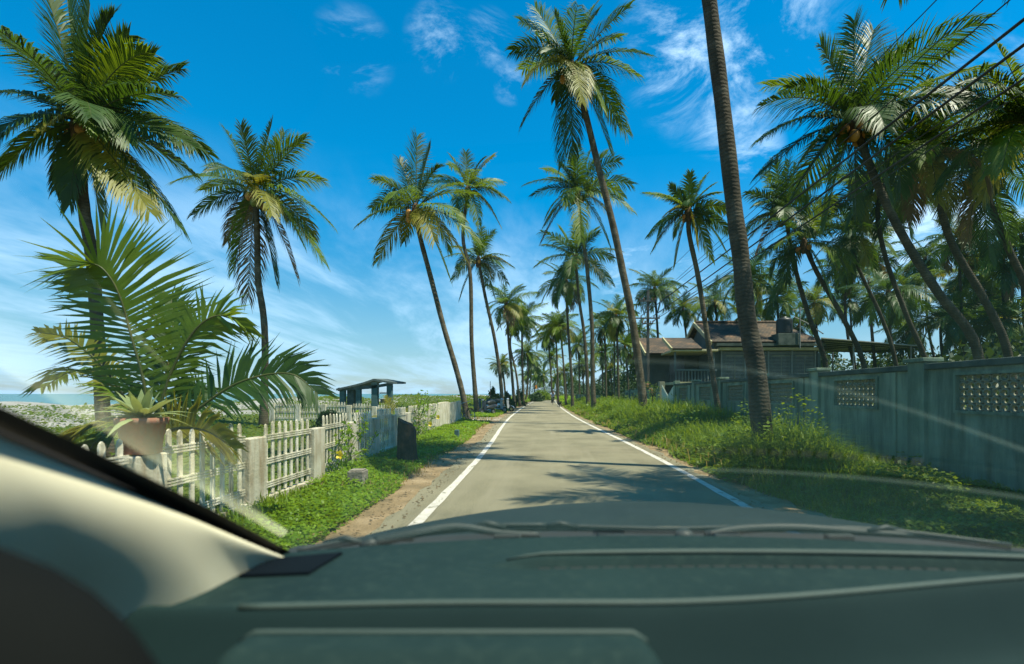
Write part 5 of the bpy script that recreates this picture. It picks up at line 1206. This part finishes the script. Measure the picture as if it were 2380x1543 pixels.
# shell: doors, bulkhead, roof, rear
mb = MB(); mb.box((-.78, -1.6, .3), (-.66, 1.1, .955)); mb.build('door', M['card'], car, bev=.02)
mb = MB(); mb.box((1.45, -1.6, .3), (1.57, 1.1, .98)); mb.build('door', M['card'], car, bev=.02)
mb = MB(); mb.box((-.66, 1.12, .3), (1.45, 1.16, .94)); mb.build('bulkhead', M['cowl'], car)
mb = MB(); mb.box((-.66, -1.6, .28), (1.45, 1.1, .32)); mb.build('floor_pan', M['card'], car)
def roofpt(u, v): x = -.72+2.24*u; return (x, .10-1.75*v, 1.60+.07*math.sin(math.pi*u)+.03*math.sin(math.pi*v))
mb = MB(); mb.grid(roofpt, 12, 8); mb.build('headliner', M['headliner'], car, True)
mb = MB(); mb.grid(lambda u, v: (lambda p: (p[0], p[1], p[2]+.03))(roofpt(u, v)), 12, 8); mb.build('roof', M['hood'], car, True)
for x in (-.70, 1.49):
    mb = MB(); mb.tube([(x, -.35, .95), (x, -.40, 1.62)], .06, 8); mb.tube([(x, -1.5, .95), (x, -1.5, 1.62)], .09, 8); mb.build('pillar', M['card'], car, True)
mb = MB(); mb.tube([(1.49, 1.10, .99), (1.47, .65, 1.28), (1.44, .12, 1.58)], .045, 8); mb.build('pillar', M['trim'], car, True)
mb = MB(); mb.box((-.66, -1.66, .3), (1.45, -1.6, 1.0)); mb.build('tailgate', M['card'], car)
for x in (-.1, .85):
    mb = MB(); mb.box((x-.26, -.75, .35), (x+.26, -.25, .60)); mb.box((x-.25, -.85, .602), (x+.25, -.70, 1.15)); mb.build('seat', M['card'], car, bev=.05)
# windscreen glass
def glass(name):
    m = bpy.data.materials.new(name); n, l = nodes(m); out = n['Material Output']; n.remove(n['Principled BSDF'])
    tr = n.new('ShaderNodeBsdfTransparent'); tr.inputs[0].default_value = (.90, .955, .945, 1)
    gl = n.new('ShaderNodeBsdfGlossy'); gl.inputs['Roughness'].default_value = .0; gl.inputs['Color'].default_value = (.93, 1, .98, 1)
    fr = n.new('ShaderNodeFresnel'); fr.inputs['IOR'].default_value = 1.5
    mu = n.new('ShaderNodeMath'); mu.operation = 'MULTIPLY'; mu.inputs[1].default_value = 1.6; mu.use_clamp = True; l.new(fr.outputs[0], mu.inputs[0])
    mx = n.new('ShaderNodeMixShader'); l.new(mu.outputs[0], mx.inputs[0]); l.new(tr.outputs[0], mx.inputs[1]); l.new(gl.outputs[0], mx.inputs[2]); l.new(mx.outputs[0], out.inputs['Surface'])
    return m
M['glass'] = glass('windscreen_glass')
def scr(u, v):
    x = -.60+2.04*u; y = 1.285-.20*(x-.25)**2; xe = (x-.42)/1.02
    y2 = .13-.10*xe*xe; return (x, y+(y2-y)*v, 1.0-.004+(1.595-1.0)*v+.018*math.sin(math.pi*v))
mb = MB(); mb.grid(scr, 40, 24); mb.build('windscreen', M['glass'], car, True)
def frit(v0, v1, u0, u1):
    mb = MB(); mb.grid(lambda a, b: (lambda p: (p[0], p[1]-.003, p[2]-.005))(scr(u0+(u1-u0)*a, v0+(v1-v0)*b)), 24, 24); mb.build('windscreen_border', M['seal'], car, True)
frit(0, 1, -.006, .0145); frit(0, 1, .985, 1.004); frit(.955, 1.0, .0165, .9845)
# cowl panel and hood outside
mb = MB(); mb.grid(lambda u, v: (-.66+2.1*u, ydash(-.66+2.1*u)+.012+.24*v, .968+.004*math.sin(v*9)-.02*v), 30, 10); mb.build('cowl_panel', M['cowl'], car, True)
def hood(u, v):
    x = -.68+2.14*u; y = ydash(x)+.24+1.0*v; d = x-.42
    z = .972-.070*d*d-.055*v-.10*v*v
    z += .012*math.exp(-((d+.16)/.035)**2)*(1-v)*ss(0, .12, v)+.010*ss(-.16, -.10, d)*ss(.9, .2, d)*(1-v)
    return (x, y, z-.02*ss(.06, 0, v))
mb = MB(); mb.grid(hood, 90, 40); mb.build('hood', M['hood'], car, True)
# wipers resting on the glass foot
def wiper(blade, arm, hub):
    t = link('wiper', None, car); t.location = (0, 0, 0)
    def W3(p): return P(*p)-np.array(car.location)
    c = [W3(p) for p in blade]; mb = MB(); mb.tube(list(catmull(c, 6)), .0055, 6); mb.tube(list(catmull([q-Z3*.010 for q in c], 6)), .004, 5)
    for i in (1, len(c)-2): mb.tube([c[i]-Z3*.004+np.array([-.05, 0, 0]), c[i]+Z3*.008, c[i]-Z3*.004+np.array([.05, 0, 0])], .007, 6)
    mb.build('blade', M['wiper'], t, True, loc=(0, 0, 0))
    c = [W3(p) for p in arm]; mb = MB(); mb.tube(list(catmull(c, 6)), list(np.linspace(.015, .008, (len(c)-1)*6+1)), 8); mb.build('arm', M['wiper'], t, True, loc=(0, 0, 0))
    h_ = W3(hub); mb = MB(); mb.ball(h_, (.026, .024, .017), 12, 8); mb.build('pivot', M['wiper'], t, True, loc=(0, 0, 0))
wiper([(690, 1278, 1.20), (800, 1258, 1.24), (960, 1236, 1.28), (1130, 1221, 1.315), (1270, 1219, 1.33)], [(868, 1260, 1.25), (960, 1240, 1.27), (1060, 1224, 1.30), (1160, 1238, 1.31), (1255, 1243, 1.32)], (860, 1262, 1.25))
wiper([(1090, 1220, 1.35), (1300, 1222, 1.36), (1560, 1228, 1.36), (1800, 1222, 1.345), (2060, 1232, 1.31), (2350, 1266, 1.26)], [(1640, 1246, 1.335), (1720, 1230, 1.34), (1850, 1226, 1.33), (2000, 1236, 1.315), (2120, 1244, 1.30)], (1590, 1244, 1.335))
mb = MB()
for px in (930, 1180, 1420, 1690, 1950): q = P(px, 1246, 1.30); mb.box((q[0]-.035, q[1]-.012, q[2]-.012), (q[0]+.035, q[1]+.012, q[2]+.006))
mb.build('cowl_clips', M['wiper'], car, bev=.004)
